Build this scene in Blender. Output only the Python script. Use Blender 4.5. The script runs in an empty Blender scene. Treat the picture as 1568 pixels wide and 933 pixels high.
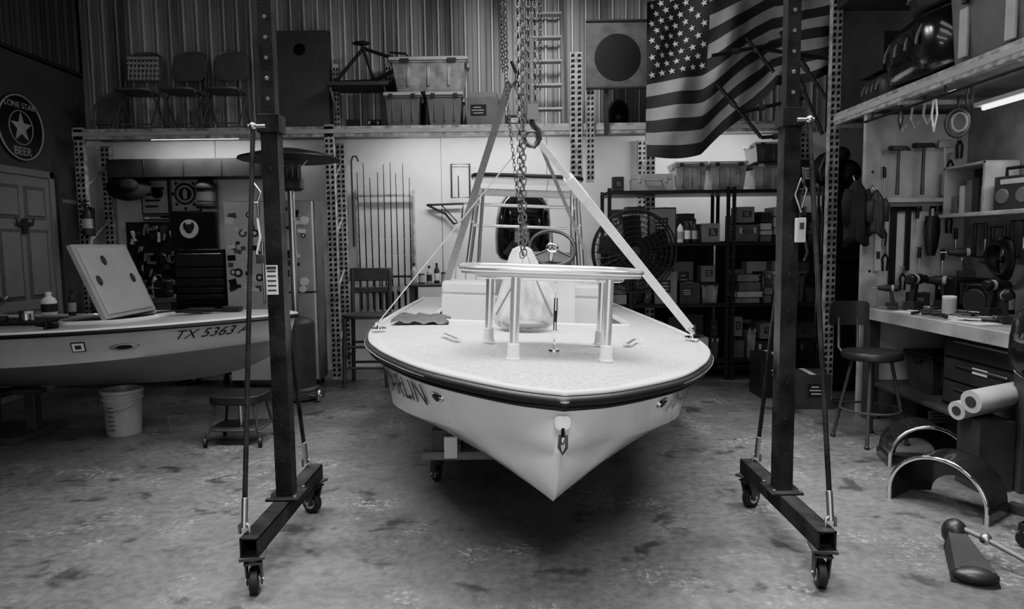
import bpy, bmesh, math, random
from mathutils import Vector, Matrix, Euler, Quaternion
random.seed(7)
V=Vector
# ---------------------------------------------------------------- materials
def M(name,v,rough=.5,metal=0.,var=0.,scale=6.,bump=0,bscale=60.,emis=0.,coat=0.,stretch=(1,1,1),spec=.5):
    m=bpy.data.materials.new(name); m.use_nodes=True
    nt=m.node_tree; p=nt.nodes['Principled BSDF']
    p.inputs['Base Color'].default_value=(v,v,v,1)
    p.inputs['Roughness'].default_value=rough
    p.inputs['Metallic'].default_value=metal
    p.inputs['Specular IOR Level'].default_value=spec
    if coat: p.inputs['Coat Weight'].default_value=coat
    if emis:
        p.inputs['Emission Color'].default_value=(1,1,1,1); p.inputs['Emission Strength'].default_value=emis
    tc=nt.nodes.new('ShaderNodeTexCoord'); mp=nt.nodes.new('ShaderNodeMapping')
    mp.inputs['Scale'].default_value=stretch
    nt.links.new(tc.outputs['Object'],mp.inputs['Vector'])
    if var:
        n=nt.nodes.new('ShaderNodeTexNoise'); n.inputs['Scale'].default_value=scale; n.inputs['Detail'].default_value=6
        r=nt.nodes.new('ShaderNodeValToRGB')
        a=max(0,v*(1-var)); b=min(1,v*(1+var))
        r.color_ramp.elements[0].position=.3; r.color_ramp.elements[1].position=.7
        r.color_ramp.elements[0].color=(a,a,a,1); r.color_ramp.elements[1].color=(b,b,b,1)
        nt.links.new(mp.outputs[0],n.inputs['Vector']); nt.links.new(n.outputs['Fac'],r.inputs[0])
        nt.links.new(r.outputs[0],p.inputs['Base Color'])
    if bump:
        n=nt.nodes.new('ShaderNodeTexNoise'); n.inputs['Scale'].default_value=bscale; n.inputs['Detail'].default_value=4
        bp=nt.nodes.new('ShaderNodeBump'); bp.inputs['Strength'].default_value=bump; bp.inputs['Distance'].default_value=.01
        nt.links.new(mp.outputs[0],n.inputs['Vector']); nt.links.new(n.outputs['Fac'],bp.inputs['Height'])
        nt.links.new(bp.outputs[0],p.inputs['Normal'])
    return m
GEL=M('gelcoat_white',.82,.12,coat=.7,var=.03,scale=2)
DECK=M('deck_nonskid',.42,.30,var=.5,scale=60,bump=.5,bscale=110)
CREAM=M('gelcoat_grey',.40,.35,var=.08,scale=4); CREAMB=M('gelcoat_grey_bottom',.2,.45,var=.1,scale=4)
BLK=M('black_plastic',.011,.4,spec=.35); RUB=M('black_rubber',.007,.5,spec=.35)
GBLK=M('gloss_black',.01,.12,coat=.6)
GPOST=M('gantry_steel',.010,.5,var=.8,scale=9,bump=.25,spec=.15)
DK=M('dark_grey',.028,.5,var=.25,spec=.35); MG=M('mid_grey',.10,.5,var=.2); LG=M('light_grey',.34,.5,var=.12)
WH=M('white_paint',.75,.4,var=.06); WALLW=M('wall_white_panel',.62,.5,var=.22,scale=1.7,bump=.1)
STEEL=M('brushed_steel',.5,.3,metal=1.,var=.15,scale=8,stretch=(1,1,.1)); CHR=M('chrome',.8,.08,metal=1.)
ALU=M('anodised_tube',.85,.2,metal=.85); GALV=M('galvanised',.32,.5,metal=.2,var=.55,scale=14)
CHAINM=M('chain_steel',.11,.35,metal=.9)
WOOD=M('wood_worn',.15,.6,var=.4,scale=6,stretch=(1,1,6)); WOODD=M('wood_dark',.04,.5,var=.4,scale=6); WOODL=M('wood_light',.28,.6,var=.35,scale=5)
CARD=M('cardboard',.16,.8,var=.15); CARDL=M('cardboard_light',.34,.8,var=.1); CLOTH=M('cloth_grey',.36,.9,var=.3,scale=12,bump=.5,bscale=90)
STRAP=M('webbing',.66,.8,var=.15,scale=60,bump=.4,bscale=200); STRAPD=M('webbing_dark',.2,.8,var=.2,scale=60)
CLEAR=M('clear_plastic',.22,.25,var=.4,scale=9,coat=.4)
SMOKE=M('smoke_plastic',.055,.25,var=.4,scale=9,coat=.4)
CH=M('chair_vinyl',.10,.4,var=.2); FRN=M('frame_tube',.35,.3,metal=.8)
FLW=M('flag_white',.26,.85,var=.15,bump=.3); FLR=M('flag_red',.020,.85,var=.15,bump=.3); FLB=M('flag_blue',.009,.85,bump=.3); FLS=M('flag_star',.5,.85)
PAPER=M('paper',.68,.7); LAMP=M('lamp_tube',.9,.5,emis=6.); FENB=M('fender_black',.01,.2,coat=.5)
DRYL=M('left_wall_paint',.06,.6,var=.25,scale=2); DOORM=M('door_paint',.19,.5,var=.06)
FR=M('fridge_white',.55,.3,var=.05); VISC=M('dull_black',.014,.75,var=.4,spec=.3)
HOLE=M('slot_shadow_black',.005,.9)

# ---------------------------------------------------------------- mesh builder
class O:
    def __init__(s,name,loc=(0,0,0),rot=(0,0,0),bev=0.,parent=None,ang=38):
        s.n=name;s.loc=loc;s.rot=rot;s.v=[];s.f=[];s.m=[];s.mats=[];s.T=Matrix();s.bev=bev;s.par=parent;s.ang=ang
    def mi(s,m):
        if m not in s.mats: s.mats.append(m)
        return s.mats.index(m)
    def add(s,vs,fs,m):
        b=len(s.v); s.v+= [s.T@V(x) for x in vs]
        if isinstance(m,list):
            for f,mm in zip(fs,m): s.f.append([b+i for i in f]); s.m.append(s.mi(mm))
        else:
            k=s.mi(m)
            for f in fs: s.f.append([b+i for i in f]); s.m.append(k)
        return s
    def box(s,c,d,m,rot=None,tx=1,ty=1):
        R=Euler(rot).to_matrix() if rot else None
        vs=[]
        for z in(-1,1):
            for x,y in((-1,-1),(1,-1),(1,1),(-1,1)):
                p=V((x*d[0]/2*(tx if z<0 else 1),y*d[1]/2*(ty if z<0 else 1),z*d[2]/2))
                if R: p=R@p
                vs.append(p+V(c))
        return s.add(vs,[(3,2,1,0),(4,5,6,7),(0,1,5,4),(1,2,6,5),(2,3,7,6),(3,0,4,7)],m)
    def bb(s,x0,x1,y0,y1,z0,z1,m): return s.box(((x0+x1)/2,(y0+y1)/2,(z0+z1)/2),(x1-x0,y1-y0,z1-z0),m)
    def lathe(s,prof,m,c=(0,0,0),seg=20,axis=(0,0,1),sx=1,sy=1):
        q=V(axis).normalized().to_track_quat('Z','Y'); vs=[];fs=[]
        for r,z in prof:
            for i in range(seg):
                a=2*math.pi*i/seg; vs.append(V(c)+q@V((r*sx*math.cos(a),r*sy*math.sin(a),z)))
        n=len(prof)
        for j in range(n-1):
            for i in range(seg):
                k=(i+1)%seg; fs.append((j*seg+i,j*seg+k,(j+1)*seg+k,(j+1)*seg+i))
        fs.append(list(range(seg))[::-1]); fs.append([(n-1)*seg+i for i in range(seg)])
        return s.add(vs,fs,m)
    def cyl(s,a,b,r,m,r2=None,seg=14):
        a=V(a);b=V(b);L=(b-a).length
        return s.lathe([(r,0),(r if r2 is None else r2,L)],m,a,seg,(b-a))
    def ell(s,c,r,m,seg=16,n=10):
        prof=[(max(1e-4,math.sin(math.pi*j/n)),-math.cos(math.pi*j/n)) for j in range(n+1)]
        vs=[];fs=[]
        for rr,z in prof:
            for i in range(seg):
                a=2*math.pi*i/seg; vs.append((c[0]+rr*r[0]*math.cos(a),c[1]+rr*r[1]*math.sin(a),c[2]+z*r[2]))
        for j in range(n):
            for i in range(seg):
                k=(i+1)%seg; fs.append((j*seg+i,j*seg+k,(j+1)*seg+k,(j+1)*seg+i))
        return s.add(vs,fs,m)
    def tube(s,pts,r,m,seg=8,closed=False):
        pts=[V(p) for p in pts]; n=len(pts); vs=[];fs=[]; nrm=None
        for i,p in enumerate(pts):
            if closed: t=(pts[(i+1)%n]-pts[i-1])
            else: t=(pts[min(i+1,n-1)]-pts[max(i-1,0)])
            t.normalize()
            if nrm is None:
                up=V((0,0,1)) if abs(t.z)<.9 else V((0,1,0)); nrm=(up-t*up.dot(t)).normalized()
            else:
                nrm=(nrm-t*nrm.dot(t)).normalized()
            bn=t.cross(nrm); rr=r[i] if isinstance(r,list) else r
            for k in range(seg):
                a=2*math.pi*k/seg
                vs.append(p+nrm*math.cos(a)*rr+bn*math.sin(a)*rr)
        for i in range(n if closed else n-1):
            j=(i+1)%n
            for k in range(seg):
                l=(k+1)%seg; fs.append((i*seg+k,i*seg+l,j*seg+l,j*seg+k))
        if not closed: fs.append(list(range(seg))[::-1]); fs.append([(n-1)*seg+k for k in range(seg)])
        return s.add(vs,fs,m)
    def ring(s,c,R,r,m,axis=(0,0,1),n=24,seg=6,sx=1,sy=1):
        q=V(axis).normalized().to_track_quat('Z','Y')
        return s.tube([V(c)+q@V((R*sx*math.cos(2*math.pi*i/n),R*sy*math.sin(2*math.pi*i/n),0)) for i in range(n)],r,m,seg,True)
    def prism(s,pts,h,m,T=None):
        n=len(pts); vs=[V((x,y,-h/2)) for x,y in pts]+[V((x,y,h/2)) for x,y in pts]
        if T: vs=[T@v for v in vs]
        return s.add(vs,[list(range(n))[::-1],list(range(n,2*n))]+[(i,(i+1)%n,n+(i+1)%n,n+i) for i in range(n)],m)
    def band(s,a,b,w,m,t=.004,side=(1,0,0)):
        a=V(a);b=V(b);d=(b-a).normalized();sd=V(side);sd=(sd-d*sd.dot(d)).normalized();n=d.cross(sd)
        vs=[]
        for p in(a,b):
            for i,j in((-1,-1),(1,-1),(1,1),(-1,1)): vs.append(p+sd*i*w/2+n*j*t/2)
        return s.add(vs,[(3,2,1,0),(4,5,6,7),(0,1,5,4),(1,2,6,5),(2,3,7,6),(3,0,4,7)],m)
    def chain(s,a,b,m,L=.034,w=.011,r=.0032):
        a=V(a);b=V(b);d=b-a;n=max(1,int(d.length/(L*.78)));q=d.normalized().to_track_quat('Z','Y')
        for i in range(n):
            c=a+d*((i+.5)/n); ax=V((1,0,0)) if i%2 else V((0,1,0)); pts=[]
            for k in range(10):
                t=2*math.pi*k/10; z=math.sin(t); z=z*L*.32+(L*.18 if z>0 else -L*.18)
                pts.append(c+q@(ax*math.cos(t)*w+V((0,0,z))))
            s.tube(pts,r,m,5,True)
        return s
    def done(s):
        me=bpy.data.meshes.new(s.n); me.from_pydata([tuple(v) for v in s.v],[],s.f)
        for m in s.mats: me.materials.append(m)
        me.polygons.foreach_set('material_index',s.m)
        bm=bmesh.new(); bm.from_mesh(me); bmesh.ops.recalc_face_normals(bm,faces=bm.faces); bm.to_mesh(me); bm.free()
        me.shade_smooth(); me.set_sharp_from_angle(angle=math.radians(s.ang))
        ob=bpy.data.objects.new(s.n,me); bpy.context.collection.objects.link(ob)
        ob.location=s.loc; ob.rotation_euler=s.rot
        if s.par: ob.parent=s.par
        if s.bev:
            b=ob.modifiers.new('bevel','BEVEL'); b.width=s.bev; b.segments=2; b.limit_method='ANGLE'; b.angle_limit=math.radians(50)
        return ob
def textmesh(txt,size,ext,shear,name):
    c=bpy.data.curves.new(name,'FONT'); c.body=txt; c.size=size; c.extrude=ext; c.align_x='CENTER'; c.align_y='CENTER'; c.shear=shear
    ob=bpy.data.objects.new(name,c); bpy.context.collection.objects.link(ob)
    dg=bpy.context.evaluated_depsgraph_get(); me=bpy.data.meshes.new_from_object(ob.evaluated_get(dg))
    bpy.data.objects.remove(ob); return me
def text(txt,size,m,loc,rot,parent=None,name='lettering',ext=.002,shear=0):
    me=textmesh(txt,size,ext,shear,name)
    me.materials.clear(); me.materials.append(m)
    o=bpy.data.objects.new(name,me); bpy.context.collection.objects.link(o); o.location=loc
    o.rotation_euler=rot.to_euler() if isinstance(rot,Matrix) else rot
    if parent: o.parent=parent
    return o
def cat(pts,n):
    P=[V(p) for p in pts]; out=[]; m=len(P)-1
    for i in range(n):
        t=i/(n-1)*m; k=min(int(t),m-1); f=t-k
        a=P[max(k-1,0)];b=P[k];c=P[k+1];d=P[min(k+2,m)]
        out.append(.5*((2*b)+(c-a)*f+(2*a-5*b+4*c-d)*f*f+(-a+3*b-3*c+d)*f**3))
    return out
# ---------------------------------------------------------------- room
XL,XR,YB,YF,ZC=-4.88,3.72,8.02,-2.2,4.7
fl=O('floor')
def concrete():
    m=bpy.data.materials.new('concrete_floor'); m.use_nodes=True; nt=m.node_tree; p=nt.nodes['Principled BSDF']; L=nt.links.new
    tc=nt.nodes.new('ShaderNodeTexCoord')
    def noise(sc,det=8,rough=.6,dist=0):
        n=nt.nodes.new('ShaderNodeTexNoise'); n.inputs['Scale'].default_value=sc; n.inputs['Detail'].default_value=det; n.inputs['Roughness'].default_value=rough; n.inputs['Distortion'].default_value=dist
        L(tc.outputs['Object'],n.inputs['Vector']); return n
    def ramp(n,st):
        r=nt.nodes.new('ShaderNodeValToRGB'); e=r.color_ramp.elements
        e[0].position=st[0][0]; e[0].color=(*[st[0][1]]*3,1); e[1].position=st[1][0]; e[1].color=(*[st[1][1]]*3,1)
        L(n.outputs['Fac'],r.inputs[0]); return r
    def mix(a,b,mode,f=1.):
        x=nt.nodes.new('ShaderNodeMix'); x.data_type='RGBA'; x.blend_type=mode; x.inputs[0].default_value=f
        L(a,x.inputs[6]); L(b,x.inputs[7]); return x.outputs[2]
    base=ramp(noise(1.3,12,.7),((.36,.062),(.66,.100)))
    med=ramp(noise(22,8,.75,.2),((.40,.72),(.60,1.22)))
    st=ramp(noise(4.2,5,.6,.3),((.34,.38),(.42,1.)))
    sp=ramp(noise(34,6,.7),((.52,0.),(.62,.17)))
    sp2=ramp(noise(1.5,7,.7),((.53,0.),(.60,1.)))
    c=mix(base.outputs[0],med.outputs[0],'MULTIPLY'); c=mix(c,st.outputs[0],'MULTIPLY')
    s2=mix(sp.outputs[0],sp2.outputs[0],'MULTIPLY'); c=mix(c,s2,'ADD')
    L(c,p.inputs['Base Color'])
    rr=ramp(noise(3,8,.7),((.35,.30),(.65,.55))); L(rr.outputs[0],p.inputs['Roughness'])
    b=nt.nodes.new('ShaderNodeBump'); b.inputs['Strength'].default_value=.4; b.inputs['Distance'].default_value=.01
    L(noise(18,12,.75).outputs['Fac'],b.inputs['Height']); L(b.outputs[0],p.inputs['Normal'])
    return m
CONC=concrete()
fl.bb(XL-.1,XR+.1,YF,YB+.1,-.1,0,CONC); fl.done()
def corr(o,x0,x1,z0,z1,m,y,mr=None):
    prof=[];x=x0;p=.152
    while x<x1:
        for dx,dy in((0,0),(.05,0),(.062,-.006),(.074,0),(.112,0),(.122,-.028),(.142,-.028)): prof.append((min(x+dx,x1),dy))
        x+=p
    prof.append((x1,0)); vs=[];fs=[];ms=[]
    for (a,b) in prof: vs+= [(a,y+b,z0),(a,y+b,z1)]
    for i in range(len(prof)-1):
        fs.append((2*i,2*i+2,2*i+3,2*i+1)); ms.append((mr or m) if prof[i][1]<-.02 and prof[i+1][1]<-.02 else m)
    o.add(vs,fs,ms)
CORR=M('corrugated_metal',.24,.5,metal=.15,var=.65,scale=1.6,bump=.1,stretch=(2.2,1,.25))
CORRR=M('corrugated_rib_lit',.58,.45,metal=.15,var=.4,scale=1.6,stretch=(2.2,1,.25))  # lighter copy of the sheet metal, light on the rib tops painted in
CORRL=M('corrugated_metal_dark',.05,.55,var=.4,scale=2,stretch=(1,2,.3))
w=O('wall_back',ang=20); w.bb(XL-.1,XR+.1,YB+.04,YB+.14,0,ZC,DK)
corr(w,XL,XR,2.7,ZC,CORR,YB,CORRR); w.bb(XL,XR,YB-.02,YB+.05,0,2.7,WALLW)
for x in(-3.4,-2.02,-.8,.42,1.64): w.bb(x-.004,x+.004,YB-.024,YB,0,2.7,MG)
w.done()
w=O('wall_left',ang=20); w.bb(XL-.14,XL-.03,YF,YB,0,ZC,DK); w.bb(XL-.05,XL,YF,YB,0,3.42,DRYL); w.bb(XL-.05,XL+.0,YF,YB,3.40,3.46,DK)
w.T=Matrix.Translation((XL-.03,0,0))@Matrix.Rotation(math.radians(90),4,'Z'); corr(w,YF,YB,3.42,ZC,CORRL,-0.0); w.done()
w=O('wall_right'); w.bb(XR,XR+.1,YF,YB,0,ZC,MG); w.bb(XR-.01,XR,YF,5.7,0,2.5,M('wall_right_paint',.18,.55,var=.3)); w.done()
w=O('wall_front'); w.bb(XL,-2.4,YF-.1,YF,0,ZC,DK); w.bb(2.6,XR,YF-.1,YF,0,ZC,DK); w.bb(-2.4,2.6,YF-.1,YF,3.0,ZC,DK); w.done()
w=O('ceiling'); w.bb(XL-.1,XR+.1,YF,YB+.1,ZC,ZC+.1,M('ceiling_metal',.05,.7)); w.done()
PARTM=M('partition_paint',.36,.55,var=.32,scale=3,bump=.1)
w=O('wall_partition',bev=.003); w.bb(2.9,XR,5.62,5.7,0,2.46,PARTM); w.bb(2.86,2.99,5.58,5.62,0,2.46,WOODL)
for z in(2.0,1.55,1.2): w.cyl((2.925,5.575,z),(2.925,5.585,z),.012,DK)
w.done()
d=O('door_1',bev=.006)
D0=XL+.001
d.bb(D0,D0+.03,6.35,7.32,0,2.27,DOORM)
for a,b in((6.35,6.42),(7.25,7.32)): d.bb(D0,D0+.05,a,b,0,2.27,DOORM)
d.bb(D0,D0+.05,6.35,7.32,2.20,2.27,DOORM)
for (y0,y1) in((6.5,6.78),(6.88,7.16)):
    for (z0,z1) in((.2,.85),(.98,1.65),(1.78,2.08)):
        d.bb(D0+.03,D0+.036,y0-.015,y1+.015,z0-.015,z1+.015,MG); d.bb(D0+.03,D0+.048,y0+.02,y1-.02,z0+.02,z1-.02,DOORM)
d.lathe([(.02,0),(.015,.03),(.03,.04),(.03,.07),(.01,.08)],STEEL,(D0+.03,6.46,1.0),12,(1,0,0))
d.done()
d=O('horned_skull_emblem')
d.prism([(-.13,.06),(-.1,.01),(-.04,.01),(-.03,.05),(.03,.05),(.04,.01),(.1,.01),(.13,.06),(.11,-.02),(.04,-.03),(.03,-.1),(-.03,-.1),(-.04,-.03),(-.11,-.02)],.01,DK,Matrix.Translation((D0+.055,6.83,1.72))@Matrix.Rotation(math.radians(90),4,'Z')@Matrix.Rotation(math.radians(90),4,'X')); d.done()
e=bpy.data.objects.new('round_bar_sign',None); bpy.context.collection.objects.link(e); e.location=(XL+.012,6.92,2.67)
RW=Matrix.Rotation(math.radians(90),4,'Z')@Matrix.Rotation(math.radians(90),4,'X')
d=O('disc',parent=e); d.T=RW
d.lathe([(.33,-.01),(.33,.01)],BLK,seg=48); d.ring((0,0,.012),.315,.009,LG,n=48); d.ring((0,0,.012),.165,.005,LG,n=40)
pts=[]
for i in range(10):
    r=.15 if i%2==0 else .06; a=math.pi/2+i*math.pi/5; pts.append((r*math.cos(a),r*math.sin(a)))
d.prism(pts,.006,LG,Matrix.Translation((0,0,.013))); d.done()
text('BEER',.115,LG,(.012,0,-.235),RW,e); text('LONE STAR',.082,LG,(.012,0,.215),RW,e)
text('EMERGENCY',.06,LG,(XL+.01,7.66,1.98),RW,None,name='emergency_sign')
# ---------------------------------------------------------------- back mezzanine rack
r=O('storage_rack_shelf',bev=.003)
RFY=7.4
r.bb(-4.66,3.25,RFY,RFY+.05,2.62,2.73,GALV); r.bb(-4.66,3.25,RFY+.05,7.98,2.68,2.72,WOOD)
r.bb(-4.66,3.25,RFY-.006,RFY,2.655,2.70,LG)
def upright(o,x,z0,z1,y=RFY+.03,w=.1):
    o.bb(x-w/2,x+w/2,y-.03,y-.026,z0,z1,GALV); o.bb(x-w/2,x-w/2+.006,y-.026,y+.03,z0,z1,GALV); o.bb(x+w/2-.006,x+w/2,y-.026,y+.03,z0,z1,GALV)
    z=z0+.03; hw=w*.16
    while z<z1-.04:
        for s_ in(-1,1): o.add([(x+s_*w*.26-hw,y-.0312,z),(x+s_*w*.26+hw,y-.0312,z+.006),(x+s_*w*.26+hw*.8,y-.0312,z+.038),(x+s_*w*.26-hw*.8,y-.0312,z+.032)],[(0,1,2,3)],HOLE)
        z+=.055
for x in(-4.6,-1.93,1.5,3.15): upright(r,x,0.0,2.75 if x<0 else 2.62)
for x in(-4.6,-1.93,1.5,3.15):
    upright(r,x,0,2.62,7.9)
    for z in(.3,.9,1.5,2.1): r.cyl((x,RFY+.03,z),(x,7.9,z+.3),.012,GALV)
upright(r,.70,2.1,3.45,7.36,.13); upright(r,.85,2.1,3.2,7.36,.08)
r.done()
r=O('plank_shelf',bev=.003); r.bb(-1.98,-1.3,7.55,7.95,3.19,3.23,WOODD)
for x in(-1.95,-1.36): upright(r,x,2.73,3.5,7.9,.06); r.cyl((x,7.88,2.95),(x,7.6,3.19),.012,GALV)
r.done()
def sup(w,d,n=40,e=.5):
    r=[]
    for i in range(n):
        a=2*math.pi*i/n;c_,s_=math.cos(a),math.sin(a); r.append((w*math.copysign(abs(c_)**e,c_),d*math.copysign(abs(s_)**e,s_)))
    return r
def folding_chair(x,y,z,rz=0,mat=CH,slat=False):
    o=O('folding_chair',(x,y,z),(0,0,rz),bev=.004)
    for sx in(-.2,.2):
        o.tube([(sx,-.24,0),(sx,-.1,.2),(sx*.97,.06,.45),(sx*.93,.16,.78),(sx*.85,.18,.86),(sx*.6,.19,.9),(0,.19,.91)],.012,FRN)
        o.tube([(sx*.93,.22,0),(sx*.93,-.02,.32),(sx*.93,-.16,.42)],.011,FRN)
    o.cyl((-.2,-.2,.06),(.2,-.2,.06),.008,FRN); o.cyl((-.19,.17,.08),(.19,.17,.08),.008,FRN)
    pts=sup(.19,.19,24,.45)
    o.prism(pts,.025,mat,Matrix.Translation((0,-.04,.43)))
    T=Matrix.Translation((0,.135,.73))@Matrix.Rotation(math.radians(78),4,'X')
    o.prism([(a*.95,b*.85) for a,b in pts],.018,mat,T)
    if slat:
        for k in range(5): o.box((0,.11,.61+k*.055),(.34,.03,.03),LG,(math.radians(-12),0,0))
        for k in range(8): o.box((-.15+k*.043,.105,.72),(.01,.03,.28),LG,(math.radians(-12),0,0))
    o.done()
folding_chair(-4.06,7.68,2.73,.05,MG,slat=True); folding_chair(-3.57,7.68,2.73,-.03); folding_chair(-3.1,7.68,2.73,.0)
o=O('folded_lawn_chair',(-4.40,7.62,2.73))
for s_ in(-.14,.14): o.tube([(s_-.05,0,0),(s_-.05,.1,.3),(s_,.15,.42),(0,.16,.46)],.012,FRN)
o.box((-.02,.08,.25),(.26,.02,.34),MG,(-.3,0,0)); o.done()
def cornhole(nm,x,z,w,h,hr,hz,y,m,tilt,back):
    o=O(nm,(x,y,z),(tilt,0,0),bev=0); n=32
    out=[];inn=[]
    for i in range(n):
        a=2*math.pi*i/n; c,s_=math.cos(a),math.sin(a); inn.append((hr*c,hz+hr*s_))
        t=1e9
        if abs(c)>1e-6: t=min(t,(w/2)/abs(c))
        if s_>1e-6: t=min(t,(h-hz)/s_)
        if s_<-1e-6: t=min(t,hz/(-s_))
        out.append((t*c,hz+t*s_))
    for cx,cz in [(w/2,h),(-w/2,h),(-w/2,0),(w/2,0)]:
        i=min(range(n),key=lambda i:(out[i][0]-cx)**2+(out[i][1]-cz)**2); out[i]=(cx,cz)
    vs=[(a,0,b) for a,b in out]+[(a,0,b) for a,b in inn]+[(a,.02,b) for a,b in out]+[(a,.02,b) for a,b in inn]
    fs=[]
    for i in range(n):
        j=(i+1)%n
        fs+=[(i,j,n+j,n+i),(2*n+i,3*n+i,3*n+j,2*n+j),(i,2*n+i,2*n+j,j),(n+i,n+j,3*n+j,3*n+i)]
    o.add(vs,fs,m)
    o.bb(-w/2,w/2,.02,.08,0,.03,WOODD);o.bb(-w/2,w/2,.02,.08,h-.03,h,WOODD)
    o.bb(-w/2,-w/2+.03,.02,.08,0,h,WOODD);o.bb(w/2-.03,w/2,.02,.08,0,h,WOODD)
    if back: o.bb(-w/2+.03,w/2-.03,.075,.08,.03,h-.03,back)
    o.done()
cornhole('cornhole_board',-2.335,2.73,.65,1.13,.07,.92,7.75,M('board_dark',.055,.45,var=.15),-.08,BLK)
o=O('square_target_board',bev=.003); o.bb(.80,1.46,7.3,7.33,3.06,3.76,M('target_board',.07,.6,var=.4,scale=9)); o.lathe([(.24,0),(.24,.006)],BLK,(1.13,7.3,3.38),40,(0,-1,0))
o.bb(.80,1.46,7.28,7.3,3.06,3.08,DK);o.bb(.80,1.46,7.28,7.3,3.74,3.76,DK);o.bb(1.0,1.04,7.33,7.42,2.6,3.7,DK); o.done()
o=O('bicycle_frame',(0,0,0)); Y=7.72
A=(-1.92,Y,3.26);B_=(-1.60,Y,3.62);C_=(-1.49,Y,3.27);D=(-1.12,Y,3.46)
for a,b in((A,B_),(B_,C_),(B_,D),(C_,D),(A,C_)): o.cyl(a,b,.018,BLK)
o.tube([D,(-1.1,Y,3.52),(-1.14,Y,3.56),(-1.3,Y-.05,3.56)],.012,BLK); o.cyl(D,(-1.05,Y-.0,3.3),.013,BLK); o.cyl(B_,(-1.62,Y,3.66),.012,DK); o.ell((-1.62,Y,3.675),(.1,.04,.025),BLK); o.done()
def tote(x,y,z,w,d,h,b=SMOKE,l=DK):
    o=O('storage_tote',(x,y,z),(0,0,random.uniform(-.03,.03)),bev=.006)
    o.box((0,0,h*.46),(w*.94,d*.94,h*.92),b,tx=.86,ty=.88)
    o.box((0,0,h*.84),(w*.98,d*.98,h*.04),b); o.box((0,0,h*.94),(w,d,h*.1),l); o.box((0,0,h*.985),(w*.86,d*.84,h*.03),l)
    for k in range(3): o.box((-w*.26+k*w*.26,-d*.44,h*.45),(w*.04,.02,h*.6),b)
    for s_ in(-1,1): o.box((s_*w*.49,0,h*.82),(.025,d*.3,h*.12),l); o.box((s_*w*.3,-d*.5,h*.88),(w*.12,.015,h*.12),DK if l is not DK else LG)
    o.done()
def cbox(x,y,z,w,d,h,m=None):
    m=m or random.choice([CARD,CARDL,MG,CARD,LG,DK])
    o=O('cardboard_box',(x,y,z),(0,0,random.uniform(-.08,.08)),bev=.003); o.box((0,0,h/2),(w,d,h),m)
    o.box((-w*.25-.001,0,h+.0015),(w*.49,d,.003),m);o.box((w*.25+.001,0,h+.0015),(w*.49,d,.003),m)
    o.box((0,0,h+.004),(.05 if w>.15 else .02,d*1.0,.002),LG)
    lm=random.choice([PAPER,BLK,LG,DK,BLK])
    if h>.1:
        cx=random.uniform(-.15,.15)*w
        o.box((cx,-d/2-.001,h*.55),(w*.5,.002,h*.4),lm)
        for k in range(3): o.box((cx-w*.02*k,-d/2-.0025,h*(.45+.1*k)),(w*random.uniform(.2,.4),.002,h*.035),LG if lm in(BLK,DK) else DK)
    o.done()
def case(x,y,z,w,d,h,m=BLK):
    o=O('tool_case',(x,y,z),(0,0,random.uniform(-.1,.1)),bev=.01); o.box((0,0,h*.3),(w,d,h*.58),m); o.box((0,0,h*.75),(w,d,h*.3),m)
    o.tube([(-w*.2,-d*.5,h*.55),(-w*.2,-d*.5-.035,h*.55),(w*.2,-d*.5-.035,h*.55),(w*.2,-d*.5,h*.55)],.009,m)
    for s_ in(-1,1): o.box((s_*w*.33,-d*.5-.004,h*.6),(.03,.01,h*.3),LG)
    o.done()
def bottle(x,y,z,h,r,m=WH,c=BLK,nm='spray_bottle'):
    o=O(nm,(x,y,z)); o.lathe([(r*.9,0),(r,.01),(r,h*.62),(r*.8,h*.72),(r*.35,h*.82),(r*.35,h*.88)],m,seg=14); o.lathe([(r*.42,h*.86),(r*.42,h),(r*.2,h)],c,seg=12); o.lathe([(r*1.01,h*.15),(r*1.01,h*.5)],random.choice([DK,LG,PAPER]),seg=14)
    o.done()
def can(x,y,z,h,r,m=STEEL):
    o=O('paint_can',(x,y,z)); o.lathe([(r,0),(r*1.03,.006),(r,.012),(r,h-.012),(r*1.03,h-.006),(r*.9,h),(r*.85,h-.006)],m,seg=18); o.lathe([(r*1.01,h*.15),(r*1.01,h*.85)],random.choice([LG,DK,MG]),seg=18)
    o.tube([(r*math.cos(a),-r*.2-.5*r*math.sin(a),h*.8-.35*h*math.sin(a)) for a in [math.pi*i/8 for i in range(9)]],.003,STEEL,5); o.done()
def drill(x,y,z,rz,sc=1,m=BLK):
    o=O('cordless_drill',(x,y,z),(0,0,rz),bev=.004); S=sc
    o.lathe([(.026*S,-.09*S),(.034*S,-.08*S),(.034*S,.03*S),(.026*S,.05*S),(.024*S,.09*S),(.012*S,.10*S)],m,(0,0,.2*S),14,(1,0,0))
    o.cyl((.1*S,0,.2*S),(.15*S,0,.2*S),.005*S,STEEL); o.box((-.03*S,0,.115*S),(.036*S,.034*S,.13*S),m,(0,.2,0)); o.box((-.03*S,0,.03*S),(.11*S,.07*S,.055*S),DK); o.box((.0,0,.15*S),(.012,.02,.03),LG)
    o.lathe([(.0345*S,-.05*S),(.0345*S,-.02*S)],LG,(0,0,.2*S),14,(1,0,0)); o.done()
tote(-.86,7.66,3.10,.84,.42,.36,CLEAR,LG); tote(-1.145,7.68,2.73,.40,.46,.365,MG,LG); tote(-.70,7.68,2.73,.40,.46,.365,MG,LG)
cbox(-.28,7.68,2.73,.34,.4,.3,MG); cbox(-.28,7.68,3.04,.3,.3,.05,CARD)
cbox(.08,7.7,2.73,.24,.3,.12,DK); cbox(-1.72,7.66,2.73,.12,.14,.1,BLK); case(-1.5,7.7,2.73,.14,.12,.12)
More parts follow.
